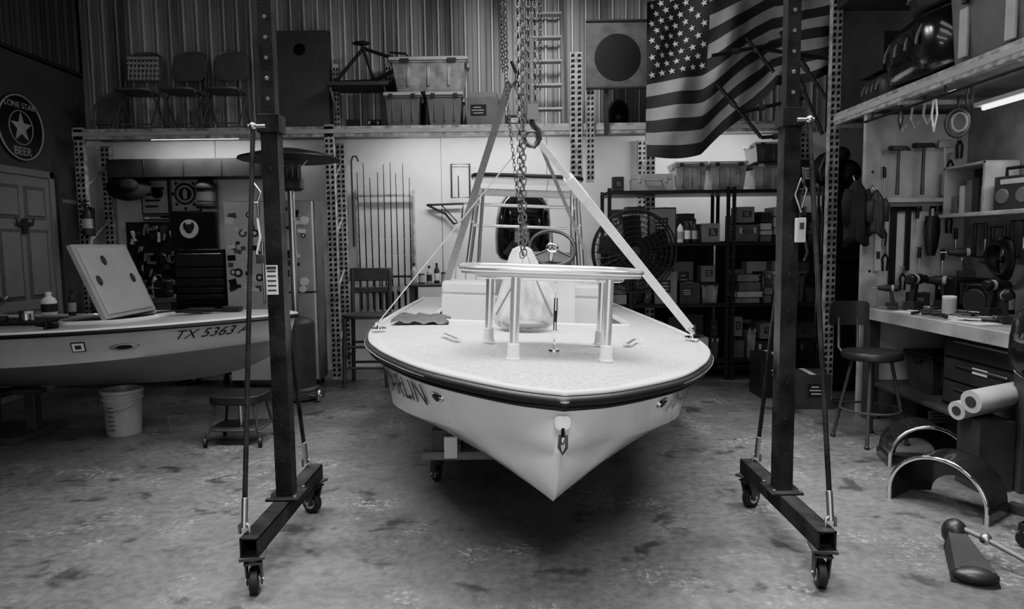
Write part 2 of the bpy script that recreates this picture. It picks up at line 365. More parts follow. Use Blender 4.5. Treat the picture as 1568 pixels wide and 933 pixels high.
o=O('step_ladder',(0.42,7.7,2.73),(math.radians(-8),0,0),bev=.003)
for s_ in(-1,1): o.bb(s_*.17-.02,s_*.17+.02,-.03,.03,0,1.5,MG)
for k in range(5): o.bb(-.17,.17,-.04,.04,.2+k*.27,.225+k*.27,LG)
o.done()
o=O('sports_helmet',(1.2,7.72,2.72)); o.ell((0,0,.16),(.12,.14,.16),BLK); o.box((0,-.11,.16),(.17,.06,.07),GBLK); o.done()
# ---------------------------------------------------------------- flag
def flagpt(s_,t):
    x=1.29+1.74*s_ -.06*t*s_
    ztop=3.68+.55*s_+.05*math.sin(3*s_)
    zb=2.26+.06*s_+ (.60*min(1,max(0,(s_-.30)/.40))**1.2) + .10*max(0,s_-.7)
    z=ztop+(zb-ztop)*t
    fold=math.exp(-((s_-.44)/.12)**2)*t*t
    y=6.55+.05*math.sin(9*s_+4*t)+.035*math.sin(17*s_-6*t)+.06*math.sin(5*t+7*s_)*s_+.02*math.sin(31*s_+9*t)+.04*t*s_*math.sin(24*s_+14*t)-.08*fold
    z+=.03*math.sin(11*s_+3*t)*t+.025*t*s_*math.sin(20*s_+6*t)
    return V((x,y,z))
o=O('american_flag',ang=180); NU=90;NV=52; vs=[flagpt(i/NU,j/NV) for j in range(NV+1) for i in range(NU+1)];fs=[];ms=[]
for j in range(NV):
    for i in range(NU):
        fs.append((j*(NU+1)+i,j*(NU+1)+i+1,(j+1)*(NU+1)+i+1,(j+1)*(NU+1)+i)); st=j//4
        ms.append(FLB if (i<29 and st<7) else (FLR if st%2==0 else FLW))
o.add(vs,fs,ms)
for rr in range(9):
    for cc in range(6 if rr%2==0 else 5):
        s_=(.0275+cc*.054+(0.027 if rr%2 else 0)); t=.033+rr*.0565
        p=flagpt(s_,t); q=flagpt(s_+.01,t)-p; dn=flagpt(s_,t+.01)-p; q.normalize(); dn=(dn-q*q.dot(dn)).normalized(); n=q.cross(dn)
        if n.y>0: n=-n
        c=p+n*.006; pv=[c]
        for k in range(10):
            R=.034 if k%2==0 else .014; a=math.pi/2+k*math.pi/5; pv.append(c+q*R*math.cos(a)-dn*R*math.sin(a))
        o.add(pv,[(0,1+k,1+(k+1)%10) for k in range(10)],FLS)
o.tube([(.55,6.55,3.78),(1.29,6.57,3.8),(2.2,6.55,4.02),(3.1,6.55,4.3)],.012,DK)
o.done()
o=O('folded_tripod'); y=6.22
for a,b in(((2.25,y,3.15),(2.9,y,3.05)),((2.1,y,3.25),(2.35,y,2.95)),((1.85,y,2.85),(2.25,y,2.38)),((2.4,y,3.3),(3.02,y,2.45)),((2.05,y,2.6),(2.62,y,2.72)),((2.5,y,3.05),(2.8,y,2.4)),((2.25,y,2.38),(2.6,y,2.4)),((1.8,y,3.1),(2.4,y,3.2))): o.cyl(a,b,.016,BLK); o.cyl(V(a)*.7+V(b)*.3,V(a)*.6+V(b)*.4,.026,DK)
o.done()
# ---------------------------------------------------------------- main skiff
BL=(.19,2.48,.90); BR=(0,math.radians(2.6),math.radians(1.5))
boat=bpy.data.objects.new('skiff_boat',None); bpy.context.collection.objects.link(boat); boat.location=BL; boat.rotation_euler=BR
BM=Matrix.Translation(BL)@Euler(BR).to_matrix().to_4x4()
N=110
S=cat([(0,0,0),(.17,.075,0),(.355,.225,0),(.54,.42,0),(.70,.69,-.005),(.84,1.0,-.01),(.955,1.38,-.015),(1.025,1.98,-.02),(1.035,3,-.03),(.98,4.6,-.03)],N)
C=cat([(0,.06,-.25),(.10,.19,-.26),(.225,.35,-.275),(.39,.54,-.295),(.57,.80,-.32),(.73,1.09,-.35),(.84,1.45,-.38),(.90,2.02,-.41),(.90,3,-.42),(.86,4.6,-.43)],N)
K=cat([(0,.075,-.29),(0,.13,-.40),(0,.20,-.475),(0,.33,-.53),(0,.6,-.56),(0,1.0,-.575),(0,1.4,-.58),(0,1.98,-.58),(0,3,-.58),(0,4.6,-.58)],N)
def hullmesh(o,S,C,K,top,bot,bulge=.02):
    n=len(S)
    for sg in(1,-1):
        rows=[]
        for i in range(n):
            s_,c,k=S[i],C[i],K[i]; f=min(1,s_.x/.5)
            r=[]
            for a in(0,.25,.5,.75,1.):
                p=s_.lerp(c,a); r.append(V((p.x-bulge*f*math.sin(math.pi*a),p.y,p.z)))
            r.append(V((c.x-.02*f,c.y,c.z-.012*f)))
            for a in(.33,.66,1.): r.append(r[5].lerp(k,a)+V((0,0,-.012*math.sin(math.pi*a)*f)))
            rows.append([V((p.x*sg,p.y,p.z)) for p in r])
        m=len(rows[0]); vs=[p for r in rows for p in r]; fs=[];ms=[]
        for i in range(n-1):
            for j in range(m-1): fs.append((i*m+j,i*m+j+1,(i+1)*m+j+1,(i+1)*m+j)); ms.append(top if j<4 else bot)
        o.add(vs,fs,ms)
    a,b,c=S[-1],C[-1],K[-1]
    o.add([(-a.x,a.y,a.z),(-b.x,b.y,b.z),c,(b.x,b.y,b.z),(a.x,a.y,a.z)],[(0,1,2,3,4)],top)
def inner(y,y0,y1,w):
    if y<y0 or y>y1: return 0
    e=min((y-y0)/.3,(y1-y)/.2,1); return w*math.sqrt(max(0,1-(1-e)**2))
def deckmesh(o,S,m,mc,y0,y1,w,zf,camb=.03,edge=.05):
    n=len(S)
    for sg in(1,-1):
        rows=[];inn=[]
        for p in S:
            b=p.x; iw=min(inner(p.y,y0,y1,w),b); r=[]
            for k in range(9):
                x=b-(b-iw)*(k/8)
                if k==1: x=b-min(edge,(b-iw)*.125)
                r.append(V((sg*x,p.y,p.z+.004+camb*(1-(x/max(b,.01))**2)*min(1,b/.4))))
            rows.append(r); inn.append((iw,r[-1]))
        vs=[p for r in rows for p in r];fs=[];ms=[]
        for i in range(n-1):
            for j in range(8):
                fs.append((i*9+j,i*9+j+1,(i+1)*9+j+1,(i+1)*9+j)); ms.append(GEL if j==0 else m)
        o.add(vs,fs,ms)
        wl=[p for iw,p in inn if iw>0]
        if wl:
            wl=[V((0,wl[0].y,wl[0].z))]+wl+[V((0,wl[-1].y,wl[-1].z))]
            vs=[];fs=[]
            for p in wl: vs+=[p,V((p.x,p.y,zf))]
            for i in range(len(wl)-1): fs.append((2*i,2*i+1,2*i+3,2*i+2))
            o.add(vs,fs,mc); o.tube([p+V((0,0,.008)) for p in wl],.018,GEL,6)
            q=[V((p.x,p.y,zf)) for p in wl]
            o.add(q,[list(range(len(q)))],mc)
def rail(S,off,dz):
    L=[V((-(p.x+off),p.y,p.z+dz)) for p in S[::-1]]; R=[V((p.x+off,p.y,p.z+dz)) for p in S]
    L[-1]=V((0,-off,dz)); return L+R[1:]
h=O('hull',parent=boat); hullmesh(h,S,C,K,GEL,GEL); h.done()
h=O('deck',parent=boat); deckmesh(h,S,DECK,MG,2.0,4.0,.70,-.30); h.done()
h=O('rub_rail',parent=boat,ang=60)
h.tube(rail(S,.006,.002),.012,GEL,8); h.tube(rail(S,.012,-.028),.022,RUB,10); h.tube(rail(S,.032,-.028),.006,MG,6); h.tube(rail(S,.004,-.055),.012,RUB,8); h.done()
def hp(i,a,sg=1,S=S,C=C,bulge=.02):
    s_,c=S[i],C[i]; p=s_.lerp(c,a); t=(S[i+1].lerp(C[i+1],a)-p).normalized(); dn=(c-s_).normalized()
    n=dn.cross(t)
    if n.x<0: n=-n
    p=V((p.x-bulge*min(1,s_.x/.5)*math.sin(math.pi*a),p.y,p.z))
    return V((sg*p.x,p.y,p.z)),V((sg*n.x,n.y,n.z)),V((sg*t.x,t.y,t.z))
def idx(y,S=S): return min(range(len(S)-1),key=lambda i:abs(S[i].y-y))
def hull_text(txt,size,m,parent,y0,a0,sg,name,S=S,C=C,bulge=.02,shear=.2,off=.006):
    # wrap flat letters on the topside: text x runs along the hull, text y runs up the side
    me=textmesh(txt,size,0,shear,name)
    bm=bmesh.new(); bm.from_mesh(me); bmesh.ops.triangulate(bm,faces=bm.faces)
    for _ in range(2): bmesh.ops.subdivide_edges(bm,edges=[e for e in bm.edges if e.calc_length()>size*.18],cuts=1); bmesh.ops.triangulate(bm,faces=[f for f in bm.faces if len(f.verts)>3])
    arc=[0.]
    for i in range(1,len(S)): arc.append(arc[-1]+(S[i].lerp(C[i],a0)-S[i-1].lerp(C[i-1],a0)).length)
    i0=idx(y0,S)
    for v in bm.verts:
        d=arc[i0]+sg*v.co.x; j=0
        while j<len(arc)-3 and arc[j+1]<d: j+=1
        f=(d-arc[j])/max(1e-6,arc[j+1]-arc[j]); f=min(max(f,0),1)
        H=(S[j]-C[j]).length; a=a0-v.co.y/H
        p,n,t=hp(j,a,sg,S,C,bulge); p2,n2,t2=hp(j+1,a,sg,S,C,bulge)
        v.co=p.lerp(p2,f)+n.lerp(n2,f).normalized()*off
    bm.to_mesh(me); bm.free(); me.materials.clear(); me.materials.append(m)
    o=bpy.data.objects.new(name,me); bpy.context.collection.objects.link(o); o.parent=parent
h=O('fittings',parent=boat)
for sg in(1,-1):
    p,n,t=hp(idx(.52),.50,sg)
    h.lathe([(.052,0),(.05,.008),(.03,.010),(.026,.004)],CHR,p,24,n,sx=1,sy=.55); h.lathe([(.02,.0),(.02,.014),(.004,.014)],BLK,p,16,n)
    p2=V((sg*.96,1.66,.012)); h.lathe([(.05,0),(.048,.006)],CHR,p2,20); h.tube([p2+V((0,-.07,.035)),p2+V((0,-.03,.03)),p2+V((0,.03,.03)),p2+V((0,.07,.035))],.009,CHR,8); h.cyl(p2,p2+V((0,0,.03)),.012,CHR)
    h.box((sg*.50,1.25,.031),(.05,.28,.004),GEL,(0,0,-sg*.38)); h.box((sg*.50,1.25,.034),(.018,.22,.003),DK,(0,0,-sg*.38))
h.lathe([(.034,0),(.03,.012)],GEL,(0,.03,-.115),16,(0,-1,-.2))
h.tube([(0,.05,-.13),(0,.0,-.135),(0,-.012,-.16),(0,.0,-.185),(0,.06,-.19)],.008,CHR,8)
h.tube([(-.012,-.01,-.155),(-.014,-.012,-.2),(0,-.012,-.225),(.014,-.012,-.2),(.012,-.01,-.155)],.006,CHAINM,8,True)
h.done()
hull_text('MARLIN',.19,BLK,boat,.93,.55,-1,'hull_lettering',off=.008); hull_text('MARLIN',.19,BLK,boat,.93,.55,1,'hull_lettering',off=.008)
h=O('cockpit_seats',parent=boat,bev=.02)
for x in(-.47,.47):
    h.box((x,3.35,-.08),(.44,.5,.44),GEL); h.box((x,3.33,.18),(.44,.48,.1),WH)
    for k in range(5): h.box((x-.18+k*.09,3.55,.25),(.085,.1,.17),WH)
h.box((0,3.85,.02),(1.3,.22,.1),GEL); h.done()
h=O('console',parent=boat,bev=.015)
h.box((.12,2.95,.05),(.46,.4,.7),GEL,tx=1.15); h.box((.12,2.80,.42),(.40,.16,.1),DK,(.5,0,0))
h.box((.45,2.22,-.1),(.2,.02,.12),BLK)
c=V((.16,2.62,.53)); ax=V((0,-.75,.65)); h.ring(c,.17,.013,BLK,ax,30,8); h.ring(c,.04,.012,CHR,ax,12,6)
q=ax.normalized().to_track_quat('Z','Y')
for k in range(3): a=math.pi/2+k*2.094; h.cyl(c,c+q@V((.16*math.cos(a),.16*math.sin(a),0)),.008,BLK)
h.cyl(c,c-V(ax).normalized()*.15,.018,CHR); h.done()
# casting platform
o=O('casting_platform',BL,BR)
for i,(x,y) in enumerate([(-.175,.55),(.245,.57),(-.29,1.1),(.30,1.1)]):
    b=.030
    o.cyl((x,y,b+.05),(x,y,.40),.0215,ALU,seg=18); o.lathe([(.034,0),(.034,.008),(.029,.012),(.027,.07),(.022,.075)],WH,(x,y,b),20)
ol=sup(.43,.31,48,.6); cx,cy=.0,.86
o.prism(ol,.022,CREAM,Matrix.Translation((cx,cy,.415))); o.tube([(cx+a*1.0,cy+b*1.0,.430) for a,b in ol],.014,ALU,10,True)
o.tube([(cx+a*.8,cy+b*.8,.394) for a,b in ol],.011,ALU,8,True)
o.prism([(a*.94,b*.92) for a,b in ol],.004,M('platform_pad',.2,.5,var=.3,scale=60),Matrix.Translation((cx,cy,.429))); o.done()
o=O('tie_down_turnbuckle',BL,BR); o.cyl((.035,.85,.13),(.035,.85,.29),.010,CHR); o.chain((.035,.85,.03),(.035,.85,.14),CHR,.05,.012,.004); o.chain((.035,.85,.28),(.035,.85,.40),CHR,.04,.01,.003); o.lathe([(.03,0),(.028,.01)],CHR,(.035,.85,.028),16); o.ring((.035,.85,.2),.014,.006,DK,(1,0,0),12,6,sy=2); o.done()
# canvas bag, gathered at the neck
o=O('canvas_bag',BL,BR,ang=180); vs=[];fs=[];n=96;mm=30
for j in range(mm+1):
    z=j/mm
    base=.180-.02*z-.125*max(0,(z-.25)/.75)**1.6
    if z<.12: base*=.8+.2*math.sqrt(z/.12)
    for i in range(n):
        a=2*math.pi*i/n; fold=abs(math.sin(4.5*a+1.3*math.sin(3*z)))-.5
        r=base+ .040*(.35+.65*(1-z))*fold*min(1,z*4+.2)+.010*math.sin(15*a-5*z)*(1-z)+.008*math.sin(2*a+8*z)
        if z>.97: r*=.6
        vs.append((-.08+r*math.cos(a)+.02*math.sin(5*z),1.74+r*.8*math.sin(a),.035+.50*z))
for j in range(mm):
    for i in range(n): k=(i+1)%n; fs.append((j*n+i,j*n+k,(j+1)*n+k,(j+1)*n+i))
fs.append([mm*n+i for i in range(n)]); o.add(vs,fs,CLOTH); o.ell((-.08,1.72,.07),(.165,.15,.04),MG,24)
o.tube([(-.25,1.62,.12),(-.16,1.58,.3),(-.08,1.66,.5),(0,1.58,.3),(.09,1.62,.12)],.007,MG,6); o.done()
o=O('folded_dark_cloth',BL,BR,ang=180)
o.add([(-.94+.38*i/12,1.98+.36*j/10,-.005+.02+.022*math.sin(i*.9+j*.7)**2+(.015 if 0<i<12 and 0<j<10 else -.01)) for j in range(11) for i in range(13)],[(j*13+i,j*13+i+1,(j+1)*13+i+1,(j+1)*13+i) for j in range(10) for i in range(12)],DK); o.done()
# poling platform
o=O('poling_platform',BL,BR,bev=.004)
px,py,pz=.03,4.35,1.16
o.prism(sup(.53,.3,40,.4),.03,GEL,Matrix.Translation((px,py,pz+.02))); o.tube([(px+a,py+b,pz+.04) for a,b in sup(.53,.3,40,.4)],.02,DK,8,True)
for s_ in(-1,1):
    for yy,yb in((-.22,-.32),(.22,.2)):
        o.tube([(px+s_*.48,py+yy,pz),(px+s_*.48,py+yy,pz-.12),(px+s_*.58,py+yb,.02)],.024,ALU,10)
    o.cyl((px+s_*.51,py-.27,.75),(px+s_*.51,py+.2,.75),.018,ALU); o.tube([(px+s_*.42,py-.24,pz-.1),(px+s_*.44,py-.28,.6),(px+s_*.45,py-.3,.02)],.018,ALU,8)
o.cyl((px-.5,py-.22,pz-.12),(px+.5,py-.22,pz-.12),.036,WH); o.cyl((px-.5,py-.22,pz-.24),(px+.5,py-.22,pz-.24),.017,ALU)
o.cyl((px-.52,py-.26,.72),(px+.52,py-.26,.72),.014,ALU)
o.done()
o=O('outboard_motor',BL,BR,ang=50); mx,my=.03,4.86
vs=[];fs=[];n=32;prof=[(.7,.38),(.82,.40),(.95,.46),(1.,.62),(.98,.80),(.92,.95),(.76,1.04),(.45,1.09),(.05,1.10)]
for r_,z in prof:
    for a,b in sup(.30*r_,.3*r_,n,.75): vs.append((mx+a,my+b,z))
for j in range(len(prof)-1):
    for i in range(n): k=(i+1)%n; fs.append((j*n+i,j*n+k,(j+1)*n+k,(j+1)*n+i))
fs.append([(len(prof)-1)*n+i for i in range(n)]); fs.append(list(range(n))[::-1]); o.add(vs,fs,GBLK)
o.box((mx,my,.2),(.2,.24,.5),GBLK,tx=.7); o.box((mx,my-.2,.1),(.22,.18,.3),BLK); o.box((mx,my+.03,-.25),(.08,.2,.5),GBLK); o.lathe([(.01,-.2),(.05,-.1),(.055,.1),(.03,.2)],GBLK,(mx,my+.06,-.5),14,(0,1,0))
o.box((mx,my+.08,-.33),(.24,.3,.012),GBLK)
for k in range(3): a=k*2.094; o.box((mx+.07*math.cos(a),my+.22,-.5+.07*math.sin(a)),(.09,.012,.08),STEEL,(.5,-a,0))
o.done()
# ---------------------------------------------------------------- rigging
HK=V((.10,3.17,1.98))
def L2W(p): return BM@V(p)
o=O('lifting_strap'); a=HK+V((-.03,0,-.06)); o.band(a,L2W((-.96,1.66,.05)),.014,STRAP,.005,(0,1,0)); o.done()
o=O('lifting_strap'); b=L2W((.96,1.66,.05)); a=HK+V((.03,0,-.06)); d=b-a; SD=(.9,-.3,.6)
o.band(a+d*.2,b-d*.02,.048,STRAP,.006,SD); o.band(a,a+d*.22,.03,STRAP,.008,SD); o.band(a+d*.15,a+d*.24,.045,WH,.04,SD); o.band(b-d*.03,b,.02,STEEL,.01,SD)
o.done()
o=O('chain_hoist')
o.box((.10,3.17,2.83),(.2,.14,.2),DK); o.lathe([(.1,-.06),(.1,.06)],DK,(.10,3.10,2.83),20,(0,1,0))
for dx,dy,zb in((-.012,0,2.06),(.018,.01,2.06)): o.chain((.10+dx,3.17+dy,2.8),(.10+dx,3.17+dy,zb),CHAINM,.03,.009,.003)
o.chain((.04,3.15,2.8),(.045,3.15,1.42),CHAINM,.034,.011,.004); o.chain((.062,3.16,2.8),(.06,3.15,1.40),CHAINM,.034,.011,.004); o.chain((.045,3.15,1.42),(.052,3.15,1.385),CHAINM,.03,.01,.004)
o.chain((-.03,3.2,2.8),(-.01,3.18,2.1),CHAINM,.022,.007,.0022); o.chain((.15,3.2,2.8),(.14,3.18,2.15),CHAINM,.022,.007,.0022)
o.chain((-.01,3.2,2.1),(.05,3.18,1.5),CHAINM,.022,.007,.0022)
o.box((.105,3.17,2.05),(.05,.04,.07),CHAINM); o.tube([HK+V(q) for q in((0,0,.05),(.0,0,.02),(.03,0,-.01),(.035,0,-.05),(.01,0,-.085),(-.025,0,-.07),(-.035,0,-.04))],[.01,.011,.012,.013,.012,.01,.006],CHAINM,8)
o.ring(HK+V((0,0,-.05)),.035,.008,CHAINM,(0,1,0)); o.done()
o=O('rear_chain_hoist'); RH=V((.02,5.75,2.85))
o.box((.02,5.75,3.9),(.2,.16,.22),DK)
for dx in(-.09,-.05,.14): o.chain((.02+dx,5.75,3.8),(.02+dx*.8,5.75,2.9-.4*abs(dx)),CHAINM,.04,.012,.004)
o.tube([RH+V(q) for q in((0,0,.1),(.04,0,.0),(.04,0,-.06),(0,0,-.1),(-.04,0,-.06))],.014,CHAINM,8)
o.bb(-1.6,1.75,5.70,5.80,4.0,4.14,GPOST); o.cyl((.02,5.75,3.95),(.02,5.75,4.1),.03,DK); o.cyl((.02,5.75,4.1),(.02,5.75,ZC),.03,DK)
o.done()
for sg in(-1,1):
    o=O('rear_lifting_strap'); e_=L2W((sg*.66-.01,3.3,.20)); o.band(RH+V((sg*.02,0,-.08)),e_,.06 if sg<0 else .03,STRAPD,.006,(1,.3,0)); o.done()
# ---------------------------------------------------------------- gantry crane
g=O('gantry_crane',bev=.003)
def caster(o,x,y,zt,r=.055,w=.035,rz=0,m=RUB):
    o.T=Matrix.Translation((x,y,0))@Matrix.Rotation(rz,4,'Z')
    o.box((0,0,zt-.006),(.1,.1,.012),DK); o.cyl((0,0,zt-.03),(0,0,zt-.01),.035,DK)
    for s_ in(-1,1): o.add([(s_*(w/2+.006),-.03,zt-.03),(s_*(w/2+.006),.04,zt-.03),(s_*(w/2+.006),.045,r-.015),(s_*(w/2+.006),.005,r-.015),(s_*(w/2+.012),-.03,zt-.03),(s_*(w/2+.012),.04,zt-.03),(s_*(w/2+.012),.045,r-.015),(s_*(w/2+.012),.005,r-.015)],[(0,1,2,3),(4,7,6,5),(0,3,7,4),(1,5,6,2),(0,4,5,1),(3,2,6,7)],DK)
    o.box((0,0,zt-.032),(w+.03,.075,.008),DK)
    o.lathe([(r*.85,-w/2),(r,-w*.35),(r,w*.35),(r*.85,w/2)],m,(0,.025,r),28,(1,0,0)); o.lathe([(r*.6,-w/2-.002),(r*.6,w/2+.002)],STEEL,(0,.025,r),20,(1,0,0)); o.cyl((-w/2-.018,.025,r),(w/2+.018,.025,r),.008,STEEL)
    o.T=Matrix()
for gx,sg in((-1.09,-1),(1.28,1)):
    y0,y1=2.70,3.66
    g.bb(gx-.038,gx+.038,y0,y1,.185,.19,GPOST); g.bb(gx-.038,gx-.030,y0,y1,.185,.265,GPOST); g.bb(gx+.030,gx+.038,y0,y1,.185,.265,GPOST); g.bb(gx-.038,gx+.038,y0,y1,.257,.265,GPOST)
    g.bb(gx-.075,gx+.075,3.10,3.26,.265,.275,GPOST)
    for ax_ in(-.06,.06):
        for ay in(3.115,3.245): g.cyl((gx+ax_,ay,.275),(gx+ax_,ay,.29),.009,STEEL,seg=6)
    g.bb(gx-.038,gx+.038,3.142,3.218,.27,2.02,GPOST)
    g.bb(gx-.05,gx+.05,3.13,3.23,1.97,2.05,GPOST)
    g.bb(gx-.030,gx+.030,3.15,3.21,2.0,2.95,GPOST)
    for k in range(10): g.cyl((gx,3.149,2.12+k*.09),(gx,3.1475,2.12+k*.09),.009,STEEL if k==1 else MG,seg=12)
    for k in range(9): g.cyl((gx,3.142,.45+k*.17),(gx,3.1405,.45+k*.17),.006,BLK,seg=10)
    for yb,yt in((y0+.05,3.10),(y1-.05,3.24)):
        xb=gx+sg*.035; xt=gx+sg*.055
        g.cyl((xb,yb,.29),(xt,yt,1.98),.011,GPOST,seg=10)
        g.cyl((xb,yb,.29),(xb+(xt-xb)*.07,yb+(yt-yb)*.07,.41),.014,STEEL,seg=10)
        g.tube([(xb-.02,yb,.265),(xb-.02,yb,.30),(xb,yb,.315),(xb+.02,yb,.30),(xb+.02,yb,.265)],.007,STEEL,6); g.ell((xt,yt,1.99),(.018,.018,.018),STEEL,10,6)
        g.cyl((gx,yt,1.99),(xt+sg*.02,yt,1.99),.008,STEEL)
    caster(g,gx,y0+.04,.185,.058,.04,.25 if sg<0 else -.2); caster(g,gx,y1-.03,.185,.058,.04,1.1 if sg<0 else -1.0)
    g.bb(gx-.05,gx+.05,3.13,3.23,2.9,2.96,GPOST)
g.bb(-1.35,1.55,3.125,3.235,2.96,2.972,GPOST);g.bb(-1.35,1.55,3.125,3.235,3.108,3.12,GPOST);g.bb(-1.35,1.55,3.175,3.185,2.96,3.12,GPOST)
g.bb(.02,.18,3.1,3.26,2.93,2.96,DK)
g.done()
o=O('caution_label'); o.bb(-1.128,-1.075,3.136,3.1405,1.235,1.37,PAPER)
for k in range(5): o.bb(-1.122,-1.082,3.134,3.1365,1.25+k*.022,1.258+k*.022,DK)
o.bb(-1.125,-1.08,3.134,3.1365,1.35,1.365,DK); o.done()
o=O('hanging_hoist_remote',bev=.004); o.box((1.31,3.11,1.50),(.04,.03,.11),LG); o.box((1.31,3.093,1.52),(.02,.006,.03),DK); o.tube([(1.31,3.11,1.55),(1.30,3.10,1.62),(1.315,3.09,1.70),(1.31,3.10,1.78)],.006,BLK,6); o.tube([(1.31,3.10,1.58),(1.275,3.09,1.66),(1.30,3.09,1.73),(1.33,3.1,1.68),(1.31,3.1,1.6)],.005,STEEL,6); o.tube([(1.33,3.11,1.46),(1.345,3.11,1.40),(1.33,3.11,1.36)],.008,BLK,6); o.done()
o=O('ratchet_hook',bev=.002); o.tube([(-1.14,3.1,1.66),(-1.12,3.09,1.70),(-1.15,3.09,1.74)],.006,STEEL,6); o.box((-1.145,3.1,1.62),(.025,.02,.07),STEEL); o.tube([(-1.145,3.1,1.6),(-1.13,3.09,1.5),(-1.15,3.09,1.42)],.005,STRAP,6); o.box((-1.14,3.1,1.4),(.03,.02,.04),DK); o.done()
# ---------------------------------------------------------------- boat dolly
o=O('boat_dolly',bev=.003)
o.bb(-.56,.30,4.05,4.15,.15,.2,WOOD); o.bb(-.56,.30,5.9,6.0,.15,.2,WOOD); o.bb(-.42,-.32,4.05,6,.2,.25,WOODD); o.bb(.20,.30,4.05,6,.2,.25,WOODD)
o.bb(-.50,-.32,4.08,4.2,.2,.33,WOODD); o.bb(.12,.3,4.08,4.2,.2,.30,WOODD); o.bb(-.42,-.34,4.02,4.05,.17,.3,PAPER)
for x in(-.47,.22):
    for y in(4.1,5.95): caster(o,x,y,.15,.05,.035,.6)
o.done()
# ---------------------------------------------------------------- left boat (bow to +X)
LL=(-1.72,5.42,.93); LR=(0,0,math.radians(92))
lb=bpy.data.objects.new('docked_skiff_boat',None); bpy.context.collection.objects.link(lb); lb.location=LL; lb.rotation_euler=LR
S2=cat([(0,0,0),(.13,.1,0),(.27,.3,-.005),(.42,.6,-.015),(.56,1.0,-.03),(.66,1.5,-.045),(.72,2.1,-.055),(.72,3.1,-.06)],80)
C2=cat([(0,.06,-.2),(.09,.2,-.21),(.2,.42,-.225),(.34,.72,-.245),(.48,1.1,-.27),(.59,1.55,-.29),(.65,2.1,-.3),(.66,3.1,-.3)],80)
K2=cat([(0,.10,-.24),(0,.25,-.36),(0,.5,-.46),(0,.85,-.52),(0,1.2,-.54),(0,1.6,-.55),(0,2.1,-.55),(0,3.1,-.55)],80)
h=O('hull',parent=lb); hullmesh(h,S2,C2,K2,CREAM,CREAMB,.012); h.done()
h=O('deck',parent=lb); deckmesh(h,S2,LG,MG,1.0,1.75,.38,-.2,.02,.04); h.done()
h=O('rub_rail',parent=lb); h.tube(rail(S2,.008,-.022),.014,RUB,8); h.tube(rail(S2,.004,.0),.009,GEL,6); h.done()
h=O('deck_hatch_lid',parent=lb,bev=.008)
h.T=Matrix.Translation((.03,1.30,.0))@Matrix.Rotation(-math.radians(22),4,'X')
h.bb(-.40,.36,-.02,.02,0,.60,LG); h.bb(-.36,.32,-.03,-.018,.03,.57,CREAM)
for a,b in((.2,.3),(-.1,.46),(-.28,.3)): h.lathe([(.03,0),(.028,.01)],DK,(a,-.03,b),16,(0,-1,0),sy=1.4)
h.done()
h=O('hull_fittings',parent=lb)
p,n,t=hp(idx(1.02,S2),.6,-1,S2,C2,.012)
h.T=Matrix.Translation(p)@Matrix(((-t).normalized(),n.cross(-t).normalized(),n)).transposed().to_4x4()
h.lathe([(.10,0),(.095,.008),(.06,.01),(.055,.004)],STEEL,seg=28,sy=.28); h.lathe([(.05,.0),(.05,.012)],BLK,seg=20,sy=.3)
p,n,t=hp(idx(1.33,S2),.5,-1,S2,C2,.012)
h.T=Matrix.Translation(p)@Matrix(((-t).normalized(),n.cross(-t).normalized(),n)).transposed().to_4x4()
h.box((0,0,.004),(.09,.075,.004),BLK); h.box((0,0,.007),(.075,.06,.004),PAPER); h.box((0.0,.0,.0095),(.04,.03,.002),DK)
h.done()
hull_text('TX 5363 A',.115,BLK,lb,.50,.40,-1,'registration_number',S2,C2,.012,.25)
o=O('deck_tool_tray',(-3.75,5.2,.905),bev=.004); o.box((0,0,.01),(.5,.34,.02),DK)
for k in range(7):
    x=random.uniform(-.2,.2);y=random.uniform(-.12,.12)
    o.cyl((x,y,.02),(x,y,.05+random.random()*.04),.03+random.random()*.02,random.choice([LG,DK,STEEL,WH]))
o.done()
bottle(-3.98,5.85,.895,.2,.06,WH,WH,'water_jug'); bottle(-3.75,5.8,.895,.22,.03,DK)
o=O('deck_hand_tools',(-2.5,5.35,.945),bev=.003); o.box((0,.1,.015),(.2,.1,.03),BLK); o.cyl((-.15,0,.015),(.2,.05,.015),.012,BLK); o.box((.25,.12,.02),(.14,.08,.04),DK); o.tube([(-.3,0,.01),(-.2,.1,.012),(-.05,-.05,.012),(.1,-.08,.012)],.008,DK,6); o.done()
o=O('mooring_cleat',(-3.30,4.80,.885)); o.tube([(-.07,0,.04),(-.03,0,.035),(.03,0,.035),(.07,0,.04)],.01,BLK); o.cyl((0,0,0),(0,0,.035),.014,BLK); o.ell((.02,.05,.03),(.04,.03,.04),BLK,10,6); o.done()
BUCK=M('bucket_plastic',.26,.4,var=.1)
o=O('plastic_bucket',(-3.08,5.30,0)); o.lathe([(.12,0),(.125,.01),(.145,.33),(.155,.335),(.155,.36),(.14,.36),(.135,.33),(.11,.02)],BUCK,seg=32); o.ring((0,0,.29),.146,.006,LG,n=32)
for k in range(6): o.box((-.02,-.132-.001*k,.06+k*.035),(.05,.01,.004),DK)
o.tube([(.15*math.cos(a),-.05-.12*math.sin(a),.31-.1*math.sin(a)) for a in [math.pi*i/10 for i in range(11)]],.003,STEEL,5); o.done()
o=O('boat_stand',(-3.95,5.3,0),bev=.004); o.bb(-.25,.25,-.05,.05,.33,.37,WOODD); o.bb(-.2,-.12,-.04,.04,0,.33,WOODD); o.bb(.12,.2,-.04,.04,0,.33,WOODD); o.bb(-.25,.25,-.3,.3,0,.05,WOODD); o.bb(-.05,.05,-.3,.3,.33,.37,WOODD); o.done()
o=O('rolling_work_stool',(-2.05,5.05,0),bev=.006)
